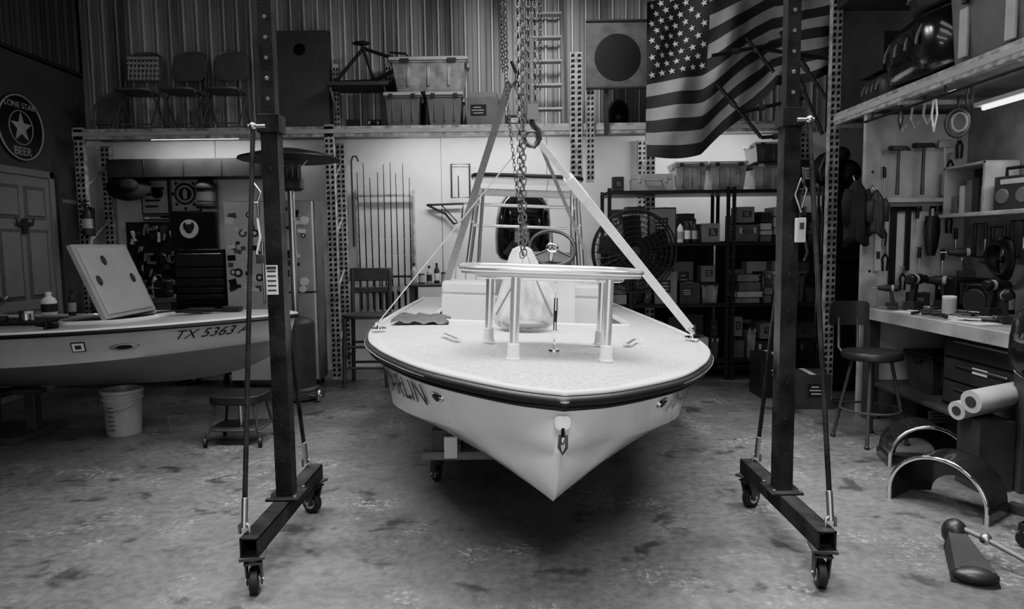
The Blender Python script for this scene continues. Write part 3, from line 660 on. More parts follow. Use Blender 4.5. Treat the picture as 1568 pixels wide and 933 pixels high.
o.prism(sup(.2,.17,32,.6),.06,BLK,Matrix.Translation((0,0,.34))); o.cyl((0,0,.12),(0,0,.32),.02,STEEL); o.box((0,0,.30),(.2,.2,.02),DK)
o.prism(sup(.2,.17,24,.5),.015,DK,Matrix.Translation((0,0,.12)))
for a,b in((-.18,-.15),(.18,-.15),(-.18,.15),(.18,.15)): o.cyl((a,b,.1),(a*.8,b*.8,.31),.01,DK)
for a,b in((-.2,-.17),(.2,-.17),(-.2,.17),(.2,.17)): o.lathe([(.035,-.014),(.04,-.008),(.04,.008),(.035,.014)],RUB,(a,b,.04),16,(1,.3,0)); o.cyl((a*.95,b*.95,.05),(a*.95,b*.95,.12),.012,DK)
o.done()
# ---------------------------------------------------------------- left back corner
o=O('overhead_cabinet',bev=.004); o.bb(-4.45,-2.75,7.62,7.98,2.24,2.44,DK)
for x in(-4.03,-3.6,-3.18): o.bb(x-.003,x+.003,7.612,7.62,2.25,2.43,BLK)
o.done()
o=O('cowboy_hat',(-4.22,7.66,2.12),(math.radians(65),0,.2),ang=180); o.lathe([(.23,.05),(.2,.0),(.11,.005),(.105,.09),(.07,.13),(.01,.115)],VISC,seg=28,sy=.75); o.done()
def poster(nm,x,z,w,h,m,shape=0):
    o=O(nm,bev=0); o.bb(x-w/2,x+w/2,7.955,7.98,z-h/2,z+h/2,DK); o.bb(x-w/2+.015,x+w/2-.015,7.95,7.957,z-h/2+.015,z+h/2-.015,m)
    if shape==1:
        o.ring((x,7.948,z),w*.33,.014,DK,(0,1,0)); o.lathe([(w*.22,0),(w*.22,.003)],BLK,(x,7.95,z),20,(0,-1,0)); o.prism(sup(w*.08,w*.18,12,.8),.004,LG,Matrix.Translation((x,7.944,z))@Matrix.Rotation(math.pi/2,4,'X'))
        for k in range(8): a=k*math.pi/4; o.box((x+w*.42*math.cos(a),7.946,z+h*.4*math.sin(a)),(.03,.004,.03),BLK,(0,a,0))
    else:
        for k in range(4): o.bb(x-w*.35,x+w*(.1+.08*k),7.946,7.951,z-h*.3+k*h*.17,z-h*.3+k*h*.17+h*.06,DK)
        o.prism(sup(w*.2,h*.15,16,.8),.004,BLK,Matrix.Translation((x+w*.1,7.944,z+h*.1))@Matrix.Rotation(math.pi/2,4,'X'))
    o.done()
poster('framed_poster',-4.10,2.05,.32,.4,LG,0); poster('framed_poster',-3.75,2.08,.34,.42,LG,1)
poster('framed_poster',-4.0,1.81,.5,.06,PAPER,0)
o=O('hanging_lantern',(-3.42,7.75,1.90)); o.lathe([(.1,0),(.12,.02),(.12,.05),(.1,.06),(.1,.2),(.12,.22),(.12,.25),(.06,.33),(.02,.35)],DK,seg=20); o.lathe([(.102,.08),(.102,.18)],MG,seg=20); o.tube([(-.08,0,.28),(0,0,.4),(.08,0,.28)],.005,STEEL,6); o.cyl((0,.05,.1),(0,.2,.1),.012,STEEL); o.done()
o=O('long_workbench',bev=.004); o.bb(-4.5,-3.55,7.25,7.98,.88,.93,WOOD)
for x in(-4.45,-3.6):
    for y in(7.3,7.9): o.bb(x-.04,x+.04,y-.04,y+.04,0,.88,WOODD)
o.bb(-4.45,-3.6,7.3,7.9,.3,.33,WOODD); o.done()
o=O('tool_organizer_panel',bev=.003); o.bb(-4.4,-3.66,7.85,7.97,.95,1.76,VISC)
for k in range(60):
    x=random.uniform(-4.35,-3.72);z=random.uniform(1.0,1.7); o.box((x,7.82,z),(random.uniform(.02,.1),.05,random.uniform(.04,.14)),random.choice([DK,MG,BLK,LG,BLK,STEEL]),(0,random.uniform(-.3,.3),0))
o.done()
for i in range(9):
    x=-4.35+i*.07; bottle(x,7.55+.1*(i%2),.93,random.uniform(.15,.28),.03,random.choice([DK,MG,LG,BLK]))
o=O('metal_vise',(-3.75,7.35,.93),bev=.004); o.box((0,0,.03),(.14,.14,.06),DK); o.box((0,.02,.12),(.1,.16,.1),DK); o.box((0,-.1,.12),(.1,.04,.11),DK); o.cyl((0,-.25,.11),(0,-.1,.11),.014,STEEL); o.cyl((-.08,-.24,.11),(.08,-.24,.11),.007,STEEL); o.done()
o=O('dog_picture',bev=.003); o.bb(-3.62,-3.14,7.3,7.36,1.445,1.84,BLK); o.lathe([(.1,0),(.1,.004)],PAPER,(-3.42,7.3,1.66),28,(0,-1,0)); o.ell((-3.42,7.292,1.66),(.045,.01,.05),DK,12,8); o.ell((-3.46,7.29,1.69),(.02,.01,.04),BLK,8,6); o.ell((-3.38,7.29,1.69),(.02,.01,.04),BLK,8,6); o.done()
o=O('rolling_tool_chest',bev=.005); o.bb(-3.52,-2.98,7.12,7.45,.12,.86,BLK); o.bb(-3.52,-2.98,7.14,7.45,.88,1.44,BLK)
z=.92
for hh in(.06,.06,.08,.1,.14): o.bb(-3.50,-3.0,7.12,7.15,z,z+hh-.008,DK); o.bb(-3.48,-3.02,7.108,7.12,z+hh-.02,z+hh-.01,STEEL); z+=hh+.012
z=.15
for hh in(.2,.16,.14,.12): o.bb(-3.50,-3.0,7.10,7.13,z,z+hh-.01,DK); o.bb(-3.48,-3.02,7.09,7.1,z+hh-.03,z+hh-.015,STEEL); z+=hh+.01
for x in(-3.45,-3.05):
    for y in(7.18,7.4): o.lathe([(.05,-.015),(.055,0),(.05,.015)],RUB,(x,y,.055),16,(1,0,0)); o.cyl((x,y,.06),(x,y,.12),.015,DK)
o.done()
o=O('refrigerator',bev=.01); o.bb(-2.93,-2.02,7.08,7.38,.06,1.93,MG); o.bb(-2.92,-2.5,7.0,7.07,.08,1.92,FR); o.bb(-2.48,-2.03,7.0,7.07,.08,.98,LG); o.bb(-2.48,-2.03,7.0,7.07,1.0,1.92,LG)
o.cyl((-2.53,6.965,.9),(-2.53,6.965,1.5),.012,STEEL); o.cyl((-2.44,6.965,1.1),(-2.44,6.965,1.6),.012,STEEL)
for z in(.9,1.5): o.cyl((-2.53,6.965,z),(-2.53,7.0,z),.01,STEEL)
for z in(1.1,1.6): o.cyl((-2.44,6.965,z),(-2.44,7.0,z),.01,STEEL)
for x in(-2.88,-2.07):
    for y in(7.12,7.33): o.cyl((x,y,0),(x,y,.07),.02,BLK)
for k in range(60):
    x=random.uniform(-2.88,-2.58) if k<34 else random.uniform(-2.38,-2.08); z=random.uniform(1.02,1.87); s_=random.uniform(.025,.06); m=random.choice([BLK,DK,BLK,PAPER,MG])
    if k%3==0: o.lathe([(s_*.8,0),(s_*.8,.002+.0003*k)],m,(x,7.0,z),16,(0,-1,0)); o.lathe([(s_*.4,0),(s_*.4,.003+.0003*k)],PAPER,(x,7.0,z),12,(0,-1,0))
    else: o.box((x,6.999-.0002*k,z),(s_*1.5,.003,s_*random.uniform(.7,1.5)),m,(0,random.uniform(-.3,.3),0))
o.done()
o=O('patio_heater',(-2.07,6.5,0),ang=45)
o.lathe([(.465,2.27),(.46,2.285),(.3,2.33),(.1,2.37),(.01,2.38)],DK,seg=40); o.lathe([(.46,2.268),(.01,2.30)],DK,seg=40)
o.lathe([(.09,1.98),(.12,2.0),(.12,2.08),(.10,2.1),(.10,2.22),(.11,2.23)],DK,seg=24)
for k in range(3): a=k*2.1+.3; o.cyl((.1*math.cos(a),.1*math.sin(a),2.2),(.2*math.cos(a),.2*math.sin(a),2.32),.006,STEEL)
for k in range(12): a=k*math.pi/6; o.cyl((.103*math.cos(a),.103*math.sin(a),2.1),(.103*math.cos(a),.103*math.sin(a),2.22),.004,STEEL,seg=6)
o.cyl((0,0,.75),(0,0,2.0),.032,STEEL,seg=20); o.lathe([(.2,.06),(.2,.1),(.17,.12),(.17,.72),(.15,.76),(.04,.8)],DK,seg=30); o.lathe([(.24,.02),(.24,.07),(.2,.08)],DK,seg=30)
for s_ in(-1,1): o.lathe([(.05,-.015),(.06,0),(.05,.015)],STEEL,(s_*.13+.12,-.18,.06),16,(1,0,0))
o.cyl((-.06,-.18,.06),(.27,-.18,.06),.008,STEEL); o.done()
o=O('fire_extinguisher',(-4.52,7.34,1.60)); o.lathe([(.045,0),(.055,.01),(.055,.22),(.04,.27),(.02,.29),(.02,.31)],DK,seg=18); o.box((0,-.02,.33),(.03,.1,.015),BLK); o.box((0,-.02,.36),(.03,.1,.012),BLK,(.2,0,0)); o.tube([(.02,0,.31),(.08,0,.28),(.07,0,.1)],.008,BLK,6); o.lathe([(.056,.08),(.056,.18)],LG,seg=18); o.bb(-.03,.03,.05,.09,.0,.3,DK); o.done()
o=O('coat_hook',(-1.82,7.93,2.45)); o.tube([(0,0,-1.0),(0,0,-.02),(.02,0,.03),(.06,0,.03),(.08,0,-.03)],.010,DK,6); o.done()
o=O('fishing_rod_rack',bev=.002)
for z in(2.03,1.1): o.bb(-1.78,-1.12,7.9,7.94,z-.012,z+.012,GALV if z>2 else WOODD)
for x in(-1.78,-1.12): o.bb(x-.01,x+.01,7.93,7.99,1.05,2.1,GALV)
o.done()
for k in range(9):
    x=-1.74+k*.073; o=O('fishing_rod'); t=2.3+random.uniform(-.08,.1)
    o.tube([(x,7.87,.72),(x,7.87,1.0)],.014,BLK,8); o.tube([(x,7.87,1.0),(x+random.uniform(-.01,.01),7.87,t)],[.009,.005],BLK,6)
    for q in range(6): o.ring((x,7.86,1.15+q*.19),.012-.001*q,.0025,STEEL,(0,0,1),10,4)
    o.box((x,7.84,.96),(.03,.05,.07),STEEL); o.ell((x,7.83,.93),(.022,.03,.03),DK,10,6); o.done()
o=O('metal_square_frame'); o.tube([(-.68,7.95,2.0),(-.68,7.95,2.38),(-.47,7.95,2.38),(-.47,7.95,2.0)],.014,BLK,6,True); o.cyl((-.6,7.95,2.0),(-.6,7.95,2.25),.008,BLK); o.done()
o=O('shelf_bracket'); o.tube([(-.97,7.95,1.92),(-.55,7.95,1.93),(-.57,7.95,1.72),(-.66,7.95,1.7),(-.76,7.95,1.82),(-.97,7.95,1.92)],.014,BLK,6); o.cyl((-.8,7.95,1.92),(-.62,7.95,1.72),.008,BLK); o.done()
o=O('wooden_bar_chair',(-1.52,7.15,0),bev=.008)
for sx in(-.2,.2):
    o.tube([(sx*1.1,-.2,0),(sx,-.18,.7)],.022,WOODD,8); o.tube([(sx*1.1,.22,0),(sx*.98,.18,.7),(sx*1.0,.24,1.2)],.022,WOODD,8)
    o.cyl((sx*1.06,-.19,.3),(sx*1.06,.2,.3),.014,WOODD)
o.prism(sup(.24,.22,28,.5),.04,WOODD,Matrix.Translation((0,0,.73))); o.box((0,.24,1.15),(.46,.03,.14),WOODD,(-.1,0,0)); o.box((0,.22,.98),(.42,.025,.06),WOODD,(-.1,0,0))
for z in(.2,.42): o.cyl((-.21,-.19,z),(.21,-.19,z),.014,WOODD); o.cyl((-.21,.2,z),(.21,.2,z),.014,WOODD)
for k in range(4): o.cyl((-.12+k*.08,.2,.75),(-.12+k*.08,.235,1.1),.009,WOODD)
o.done()
o=O('side_table',bev=.004); o.bb(-1.15,-.35,7.45,7.85,1.0,1.03,WOODD)
for x in(-1.1,-.4):
    for y in(7.5,7.8): o.bb(x-.025,x+.025,y-.025,y+.025,0,1.0,WOODD)
o.bb(-1.12,-.38,7.5,7.8,.4,.43,WOODD); o.done()
for k in range(9):
    x=-1.09+k*.085
    if k%3==1: can(x,7.6,1.03,.1+.03*random.random(),.035,DK)
    else: bottle(x,7.62,1.03,.2+.08*random.random(),.03,random.choice([DK,MG,LG,BLK]))
# ---------------------------------------------------------------- black metal shelving
LV=[.22,.81,1.45,1.99]
def shelving(x0,x1):
    o=O('metal_shelving_unit',bev=.002)
    for x in(x0+.02,x1-.02):
        for y in(7.12,7.68):
            o.bb(x-.02,x+.02,y-.003,y+.003,0,2.02,BLK); o.bb(x-.003,x+.003,y-.02,y+.02,0,2.02,BLK)
            for k in range(24): o.cyl((x+.01,y-.0035,.1+k*.08),(x+.01,y-.0045,.1+k*.08),.004,LG,seg=6)
    for z in LV: o.bb(x0,x1,7.1,7.7,z-.035,z-.03,BLK); o.bb(x0,x1,7.1,7.106,z-.035,z,BLK);o.bb(x0,x1,7.694,7.7,z-.035,z,BLK); o.bb(x0,x1,7.1,7.7,z-.012,z,VISC)
    for a,b in((.3,.75),(.85,1.4)): o.cyl((x0+.02,7.69,a),(x1-.02,7.69,b),.006,BLK)
    o.bb(x0+.01,x1-.01,7.702,7.706,.05,1.46,VISC)  # added dull-black sheet, darkens the background behind the lower shelves
    o.done()
shelving(1.0,2.27); shelving(2.29,3.25)
def fill(x0,x1,z,hmax,style):
    x=x0+.02
    while x<x1-.08:
        w=random.uniform(.09,.29); w=min(w,x1-x-.01)
        if w<.07: break
        h=random.uniform(.4,.93)*hmax; t=random.choice(style); y=7.30+random.uniform(0,.05); c=x+w/2; wd=w*.94
        if t=='t': tote(c,y,z,wd,.34,min(h,.34),random.choice([SMOKE,MG,CLEAR]),random.choice([DK,LG,BLK])); (h<hmax*.75) and cbox(c,y,z+min(h,.34)+.006,wd*.8,.2,max(.07,(hmax*.93-min(h,.34)-.02)*random.uniform(.6,1)))
        elif t=='c': cbox(c,y,z,wd,.30,h)
        elif t=='k': case(c,y,z,wd,.3,min(h,.2),random.choice([BLK,DK,MG])); cbox(c,y,z+min(h,.2)+.004,wd*.8,.25,max(.08,min(.16,hmax-min(h,.2)-.03)))
        elif t=='b':
            k=0
            while x+.035+k*.075<x+w: bottle(x+.04+k*.075,7.18,z,random.uniform(.16,.26),.034,random.choice([WH,DK,MG,LG,BLK])); k+=1
        elif t=='p': can(c,7.26,z,min(.2,h),min(wd*.45,.09)); can(c,7.26,z+min(.2,h)+.004,.14,min(wd*.42,.08))
        elif t=='d': drill(c,7.25,z,random.uniform(0,3),.95,random.choice([BLK,DK,MG]))
        elif t=='s':
            hh=0
            while hh<h-.07: q=random.uniform(.05,.11); cbox(c+random.uniform(-.01,.01),y,z+hh,wd*random.uniform(.8,1),.3,q-.008); hh+=q+.004
        x+=w+.006
    x=x0+.05
    while x<x1-.2:
        w=random.uniform(.15,.3); cbox(x+w/2,7.57,z,w*.94,.16,random.uniform(.6,.93)*hmax,random.choice([CARD,MG,DK,CARDL])); x+=w+.01
fill(1.03,2.2,LV[0],.5,'tckbd'); fill(2.33,3.2,LV[0],.5,'tckpt'); fill(1.03,2.2,LV[1],.52,'tcbdstb'); fill(2.33,3.2,LV[1],.52,'tdspcb')
fill(1.03,2.2,LV[2],.44,'sccbds'); fill(2.33,3.2,LV[2],.44,'sdckbs')
cbox(1.14,7.35,1.99,.12,.1,.16,DK); case(1.48,7.35,1.99,.42,.3,.2,LG); tote(1.88,7.36,1.99,.34,.4,.30,CLEAR,LG); tote(2.27,7.36,1.99,.40,.4,.30,CLEAR,LG); tote(2.74,7.36,1.99,.46,.42,.28,CLEAR,DK); tote(2.74,7.36,2.28,.42,.4,.2,SMOKE,LG); cbox(3.1,7.36,1.99,.2,.3,.3,DK)
o=O('pedestal_fan',(1.20,6.72,0)); zc=1.37
for yy in(-.09,.06):
    for R_ in(.1,.15,.2,.25,.3,.35,.40): o.ring((0,yy,zc),R_,.004 if R_<.4 else .01,BLK,(0,1,0),40,5)
    for k in range(32): a=k*math.pi/16; o.cyl((.05*math.cos(a),yy,zc+.05*math.sin(a)),(.4*math.cos(a),yy,zc+.4*math.sin(a)),.003,BLK,seg=5)
o.lathe([(.07,0),(.08,.12),(.05,.16)],DK,(0,.0,zc),18,(0,1,0)); o.lathe([(.05,0),(.04,.03)],DK,(0,-.1,zc),18,(0,-1,0))
for k in range(5):
    a=k*math.pi*.4+.4; o.box((.2*math.cos(a),-.02,zc+.2*math.sin(a)),(.3,.01,.2),VISC,(.4,-a,0))
o.cyl((0,.12,.05),(0,.12,1.35),.025,DK); o.lathe([(.28,0),(.28,.03),(.05,.06)],DK,(0,.12,0),30); o.done()
o=O('black_refrigerator',bev=.01); o.bb(2.92,3.5,6.55,7.0,.05,1.25,GBLK); o.bb(2.92,3.5,6.55,7.0,1.25,1.98,GBLK); o.bb(2.93,3.49,6.48,6.54,.07,1.23,GBLK); o.bb(2.93,3.49,6.48,6.54,1.26,1.97,GBLK); o.cyl((2.97,6.45,.7),(2.97,6.45,1.15),.012,STEEL); o.cyl((2.97,6.45,1.35),(2.97,6.45,1.7),.012,STEEL)
for x in(2.97,3.45):
    for y in(6.6,6.95): o.cyl((x,y,0),(x,y,.06),.02,BLK)
o.done()
o=O('stuffed_backpack',(3.08,6.7,1.98),ang=180); o.ell((0,0,.16),(.15,.14,.17),VISC); o.ell((.2,.05,.13),(.13,.14,.13),DK); o.ell((-.03,-.1,.12),(.09,.06,.09),DK); o.ell((.1,.0,.3),(.1,.1,.08),DK); o.tube([(-.1,-.1,.05),(-.14,-.13,.15),(-.08,-.12,.28)],.012,MG,6); o.done()
def jacket(x,y,z,w,h,m,nm='hanging_jacket'):
    o=O(nm,ang=180); n=40;mm=18;vs=[];fs=[]
    for j in range(mm+1):
        t=j/mm
        for i in range(n):
            a=2*math.pi*i/n; r=(.2+.7*min(1,t*5)+.1*t)*(1+.12*math.sin(5*a+3*t)*t+.08*math.sin(9*a-2*t))
            vs.append((x+w/2*r*math.cos(a),y+.06*r*math.sin(a),z-h*t+.03*math.sin(2*a)*t))
    for j in range(mm):
        for i in range(n): k=(i+1)%n; fs.append((j*n+i,j*n+k,(j+1)*n+k,(j+1)*n+i))
    fs.append(list(range(n))); fs.append([mm*n+i for i in range(n)]); o.add(vs,fs,m)
    for s_ in(-1,1): o.tube([(x+s_*w*.35,y-.01,z-.08),(x+s_*w*.52,y-.02,z-h*.35),(x+s_*w*.5,y-.03,z-h*.7)],[.035,.035,.028],m,10)
    o.tube([(x,y+.03,z-.02),(x,y+.06,z+.04),(x+.02,y+.1,z+.03)],.006,STEEL,6); o.done()
jacket(2.76,5.5,1.93,.18,.5,VISC); jacket(2.90,5.47,1.85,.12,.36,DK)
# ---------------------------------------------------------------- right side tools
def hammer(x,z,L,hw,m=DK,ball=False):
    o=O('claw_hammer' if not ball else 'mallet',bev=.003); o.tube([(x,5.53,z),(x,5.53,z-L*.5),(x,5.53,z-L)],[.012,.013,.016],WOODD if not ball else WOODL,8); o.box((x,5.53,z+.01),(hw,.035,.035 if not ball else .06),m)
    if not ball: o.cyl((x-hw/2,5.53,z+.01),(x-hw/2-.02,5.53,z+.01),.02,m); o.add([(x+hw/2,5.515,z+.03),(x+hw/2,5.545,z+.03),(x+hw/2+.05,5.53,z-.015),(x+hw/2,5.515,z),(x+hw/2,5.545,z)],[(0,1,2),(0,2,3),(1,4,2),(3,2,4),(0,3,4,1)],m)
    o.cyl((x-.02,5.52,z-.02),(x-.02,5.62,z-.02),.005,STEEL); o.cyl((x+.02,5.52,z-.02),(x+.02,5.62,z-.02),.005,STEEL); o.done()
hammer(3.10,2.17,.36,.11,BLK); hammer(3.30,2.19,.38,.13,BLK); hammer(3.47,2.2,.4,.11,STEEL,True)
o=O('tool_ledge',bev=.003); o.bb(3.0,3.5,5.5,5.615,1.75,1.785,WOODL); o.done()
for k,(x,L,w_) in enumerate(((3.12,.66,.05),(3.24,.52,.04),(3.43,.3,.03))):
    o=O('carpenter_square',bev=.001); o.bb(x-w_/2,x+w_/2,5.595,5.61,1.72-L,1.72,BLK); o.bb(x-w_/2,x+.10,5.59,5.61,1.68,1.72,BLK); o.cyl((x,5.59,1.70),(x,5.62,1.7),.006,STEEL); o.done()
o=O('tool_holster',ang=60); o.lathe([(.03,-.18),(.05,-.1),(.062,0),(.06,.1),(.055,.14)],BLK,(3.40,5.54,1.5),20,sy=.6); o.cyl((3.39,5.53,1.6),(3.39,5.53,1.7),.012,WOODL); o.cyl((3.42,5.53,1.6),(3.43,5.53,1.72),.01,DK); o.tube([(3.36,5.52,1.62),(3.33,5.52,1.5),(3.37,5.51,1.4)],.006,DK,6); o.done()
o=O('spirit_level',bev=.002); o.bb(2.955,3.005,5.56,5.578,1.2,1.68,LG); o.bb(2.965,2.995,5.555,5.561,1.5,1.56,DK); o.bb(2.965,2.995,5.555,5.561,1.3,1.36,DK); o.done()
o=O('hanging_pliers_set')
for k,(x,z) in enumerate(((3.03,1.5),(3.30,1.62),(3.55,2.05),(3.6,1.9),(3.56,1.6),(3.62,1.45),(3.2,1.14),(3.52,1.28),(3.05,1.3),(3.33,1.3),(3.62,2.2),(3.02,1.95))):
    y=5.58; o.cyl((x,y-.02,z+.09),(x,5.62,z+.09),.005,STEEL)
    if k%2==0:
        for s_ in(-1,1): o.tube([(x,y,z+.04),(x+s_*.022,y,z),(x+s_*.016,y,z-.1)],.009,BLK,6)
        o.add([(x-.012,y-.008,z+.04),(x+.012,y-.008,z+.04),(x+.004,y-.006,z+.10),(x-.004,y-.006,z+.10),(x-.012,y+.008,z+.04),(x+.012,y+.008,z+.04),(x+.004,y+.006,z+.10),(x-.004,y+.006,z+.10)],[(0,1,2,3),(5,4,7,6),(0,4,5,1),(3,2,6,7),(1,5,6,2),(0,3,7,4)],STEEL)
    else:
        o.lathe([(.010,0),(.014,.02),(.012,.09)],BLK,(x,y,z),10); o.cyl((x,y,z-.12),(x,y,z),.005,STEEL)
o.done()
o=O('workbench',bev=.004); o.bb(2.86,3.70,3.75,5.56,.86,.91,WOOD); o.bb(2.85,2.88,3.75,5.56,.82,.91,WOODL)
for x in(2.92,3.6):
    for y in(3.82,5.5): o.bb(x-.045,x+.045,y-.045,y+.045,0,.86,WOODD)
o.bb(2.9,3.65,3.8,5.5,.28,.31,WOODD); o.bb(2.97,3.68,5.5,5.54,.31,.86,LG); o.done()
drill(3.12,5.25,.91,.5,1.2); drill(3.36,5.35,.91,2.3,1.1,DK); drill(3.38,4.75,.91,.2,1.1); drill(3.0,5.42,.91,2.6,.8,DK); drill(3.15,4.35,.91,1.2,.9,BLK)
o=O('charging_station',bev=.004); o.box((3.52,5.3,1.03),(.3,.25,.24),BLK); o.box((3.52,5.16,1.04),(.24,.02,.16),DK); o.done()
drill(3.48,5.28,1.15,2.8,1.0,DK)
can(3.12,4.85,.91,.14,.045,WH); bottle(3.42,4.45,.91,.2,.035,DK); bottle(3.52,4.6,.91,.24,.04,DK); bottle(3.55,4.3,.91,.26,.045,MG); bottle(3.58,4.9,.91,.22,.04,BLK); cbox(3.25,5.45,.91,.14,.1,.12,DK)
for (x,y,rz) in((3.0,5.05,.3),(3.06,4.6,-.2),(3.0,4.4,.1)):
    o=O('paper_sheet',(x,y,.9115),(0,0,rz)); o.box((0,0,0),(.18,.26,.002),PAPER); o.box((0,.05,.0015),(.12,.01,.001),DK); o.box((0,-.02,.0015),(.12,.01,.001),DK); o.done()
o=O('hand_tool_pile',(3.08,5.0,.914),bev=.002)
for k in range(30):
    x=random.uniform(-.15,.22);y=random.uniform(-.6,.35);a=random.uniform(0,3); dx,dy=.08*math.cos(a),.08*math.sin(a); o.cyl((x-dx,y-dy,.012),(x,y,.012),.011,random.choice([BLK,DK,MG])); o.cyl((x,y,.012),(x+dx,y+dy,.012),.005,STEEL)
o.done()
o=O('circular_saw',(3.42,5.02,.91),(0,0,1.9),bev=.004); o.box((0,0,.01),(.26,.14,.008),STEEL); o.lathe([(.09,-.02),(.1,0),(.09,.02)],DK,(0,.0,.08),24,(0,1,0)); o.lathe([(.04,0),(.04,.1)],BLK,(0,-.11,.09),16,(0,1,0)); o.tube([(.1,0,.1),(.05,0,.2),(-.05,0,.2),(-.12,0,.1)],.017,BLK,8); o.done()
o=O('drawer_cabinet',bev=.005); o.bb(3.0,3.55,3.9,4.7,.31,.82,BLK)
for k in range(3):
    z=.34+k*.16; o.bb(2.985,3.0,3.93,4.67,z,z+.145,DK); o.bb(2.97,2.98,4.05,4.55,z+.1,z+.115,STEEL)
o.box((2.98,4.3,.6),(.006,.14,.04),PAPER)
o.done()
tote(3.25,5.1,.31,.4,.35,.3,DK,BLK); cbox(3.2,5.15,0.0,.4,.3,.24,DK); cbox(3.3,4.6,0.,.4,.4,.25,DK); tote(3.25,4.1,0.,.45,.3,.26,DK,BLK)
o=O('rolled_foam_tubes',(2.66,3.86,.0),ang=50)
for (y,z,r_) in((-.02,.54,.065),(.10,.46,.055)): o.lathe([(r_,-.12),(r_,.28),(r_*.55,.28),(r_*.5,.24)],LG,(.05,y,z),22,(1,.3,.08)); o.lathe([(r_*.5,-.125),(r_*.5,-.12)],DK,(.05,y,z),16,(1,.3,.08))
o.bb(-.0,.2,-.05,.15,.0,.41,DK); o.done()
o=O('outboard_motor_on_stand',(2.74,3.36,0),(0,0,.5),ang=50); vs=[];fs=[];prof=[(.75,.76),(.9,.79),(1.,.86),(1.,.97),(.93,1.07),(.75,1.13),(.4,1.15),(.05,1.16)]
for r_,z in prof:
    for a,b in sup(.28*r_,.18*r_,28,.7): vs.append((a,b,z))
for j in range(len(prof)-1):
    for i in range(28): k=(i+1)%28; fs.append((j*28+i,j*28+k,(j+1)*28+k,(j+1)*28+i))
fs.append([(len(prof)-1)*28+i for i in range(28)]); fs.append(list(range(28))[::-1]); o.add(vs,fs,GBLK)
o.box((0,0,.55),(.16,.12,.45),BLK); o.box((0,0,.3),(.1,.06,.3),BLK); o.bb(-.22,.22,-.04,.04,0,.05,DK); o.bb(-.03,.03,-.2,.2,0,.05,DK); o.bb(-.05,.05,-.09,-.05,0,.7,DK)
for a in(-.2,.2): o.lathe([(.03,-.012),(.035,0),(.03,.012)],RUB,(a,-.07,.035),14,(1,0,0))
ob=o.done()
text('200',.11,PAPER,(-.15,-.183,.97),(math.radians(90),0,0),ob,name='cowl_number')
o=O('engine_parts_dolly',(2.62,2.98,0),(0,0,.3),bev=.004); o.bb(-.2,.25,-.2,-.15,.08,.12,DK); o.bb(-.2,.25,.15,.2,.08,.12,DK); o.bb(-.2,-.15,-.2,.2,.08,.12,DK); o.bb(.2,.25,-.2,.2,.08,.12,DK)
for a in(-.18,.22):
    for b in(-.18,.18): o.lathe([(.033,-.012),(.04,0),(.033,.012)],RUB,(a,b,.04),14,(1,.2,0)); o.cyl((a,b,.04),(a,b,.09),.01,STEEL)
o.lathe([(.12,0),(.12,.04),(.05,.05),(.05,.10),(.02,.12)],DK,(0,0,.12),24); o.lathe([(.07,0),(.07,.03)],STEEL,(.08,-.05,.24),20,(.2,-1,.4)); o.box((0,0,.11),(.4,.3,.012),VISC); o.done()
o=O('shop_stool',(2.58,4.85,0),ang=50)
o.lathe([(.17,.60),(.2,.61),(.205,.635),(.19,.66),(.1,.67),(.01,.67)],BLK,seg=32)
for k in range(4):
    a=math.pi/4+k*math.pi/2+.25; o.tube([(.12*math.cos(a),.12*math.sin(a),.61),(.24*math.cos(a),.24*math.sin(a),.01)],.013,DK,8); o.ell((.24*math.cos(a),.24*math.sin(a),.012),(.02,.02,.012),RUB,8,5)
o.ring((0,0,.24),.2,.009,DK,(0,0,1),32,6)
for s_ in(-.07,.07): o.tube([(s_-.06,.12,.6),(s_-.07,.21,.66),(s_-.07,.22,.88)],.01,DK,6)
vs=[];fs=[]
for j in range(2):
    for i in range(13):
        for d in(0,.03):
            a=-1.+2*i/12; vs.append((-.07+.17*math.sin(a),.11+.13*math.cos(a*.9)+d,(.82,1.0)[j]-(.02 if i in(0,12) else 0)*(j*2-1)))
for i in range(12):
    b=i*2; t=26; fs+=[(b,b+2,t+b+2,t+b),(b+1,t+b+1,t+b+3,b+3),(b,b+1,b+3,b+2),(t+b,t+b+2,t+b+3,t+b+1)]
fs+=[(0,26,27,1),(24,25,51,50)]; o.add(vs,fs,BLK); o.done()
o=O('cubby_shelf',bev=.004); o.bb(3.42,3.7,4.5,5.5,1.62,1.65,WOODL)
o.bb(3.68,3.7,5.05,5.48,1.66,2.0,DK); o.bb(3.45,3.7,5.02,5.05,1.65,2.02,WOODL); o.bb(3.45,3.7,5.48,5.5,1.65,2.02,WOODL); o.bb(3.45,3.7,5.02,5.5,2.0,2.02,WOODL); o.done()
for k in range(5): cbox(3.53,5.10+.08*k,1.65,.07,.06,random.uniform(.08,.26),random.choice([DK,LG,MG,BLK]))
o=O('portable_radio',(3.57,4.82,1.65),(0,0,-1.4),bev=.012); o.box((0,0,.12),(.3,.14,.24),DK)
for s_ in(-1,1): o.lathe([(.055,0),(.05,.01),(.01,.012)],MG,(s_*.08,-.07,.1),20,(0,-1,0))
o.box((0,-.072,.2),(.2,.006,.035),LG); o.tube([(-.12,0,.24),(-.12,0,.3),(.12,0,.3),(.12,0,.24)],.012,BLK,8); o.done()
o=O('c_clamp_set')
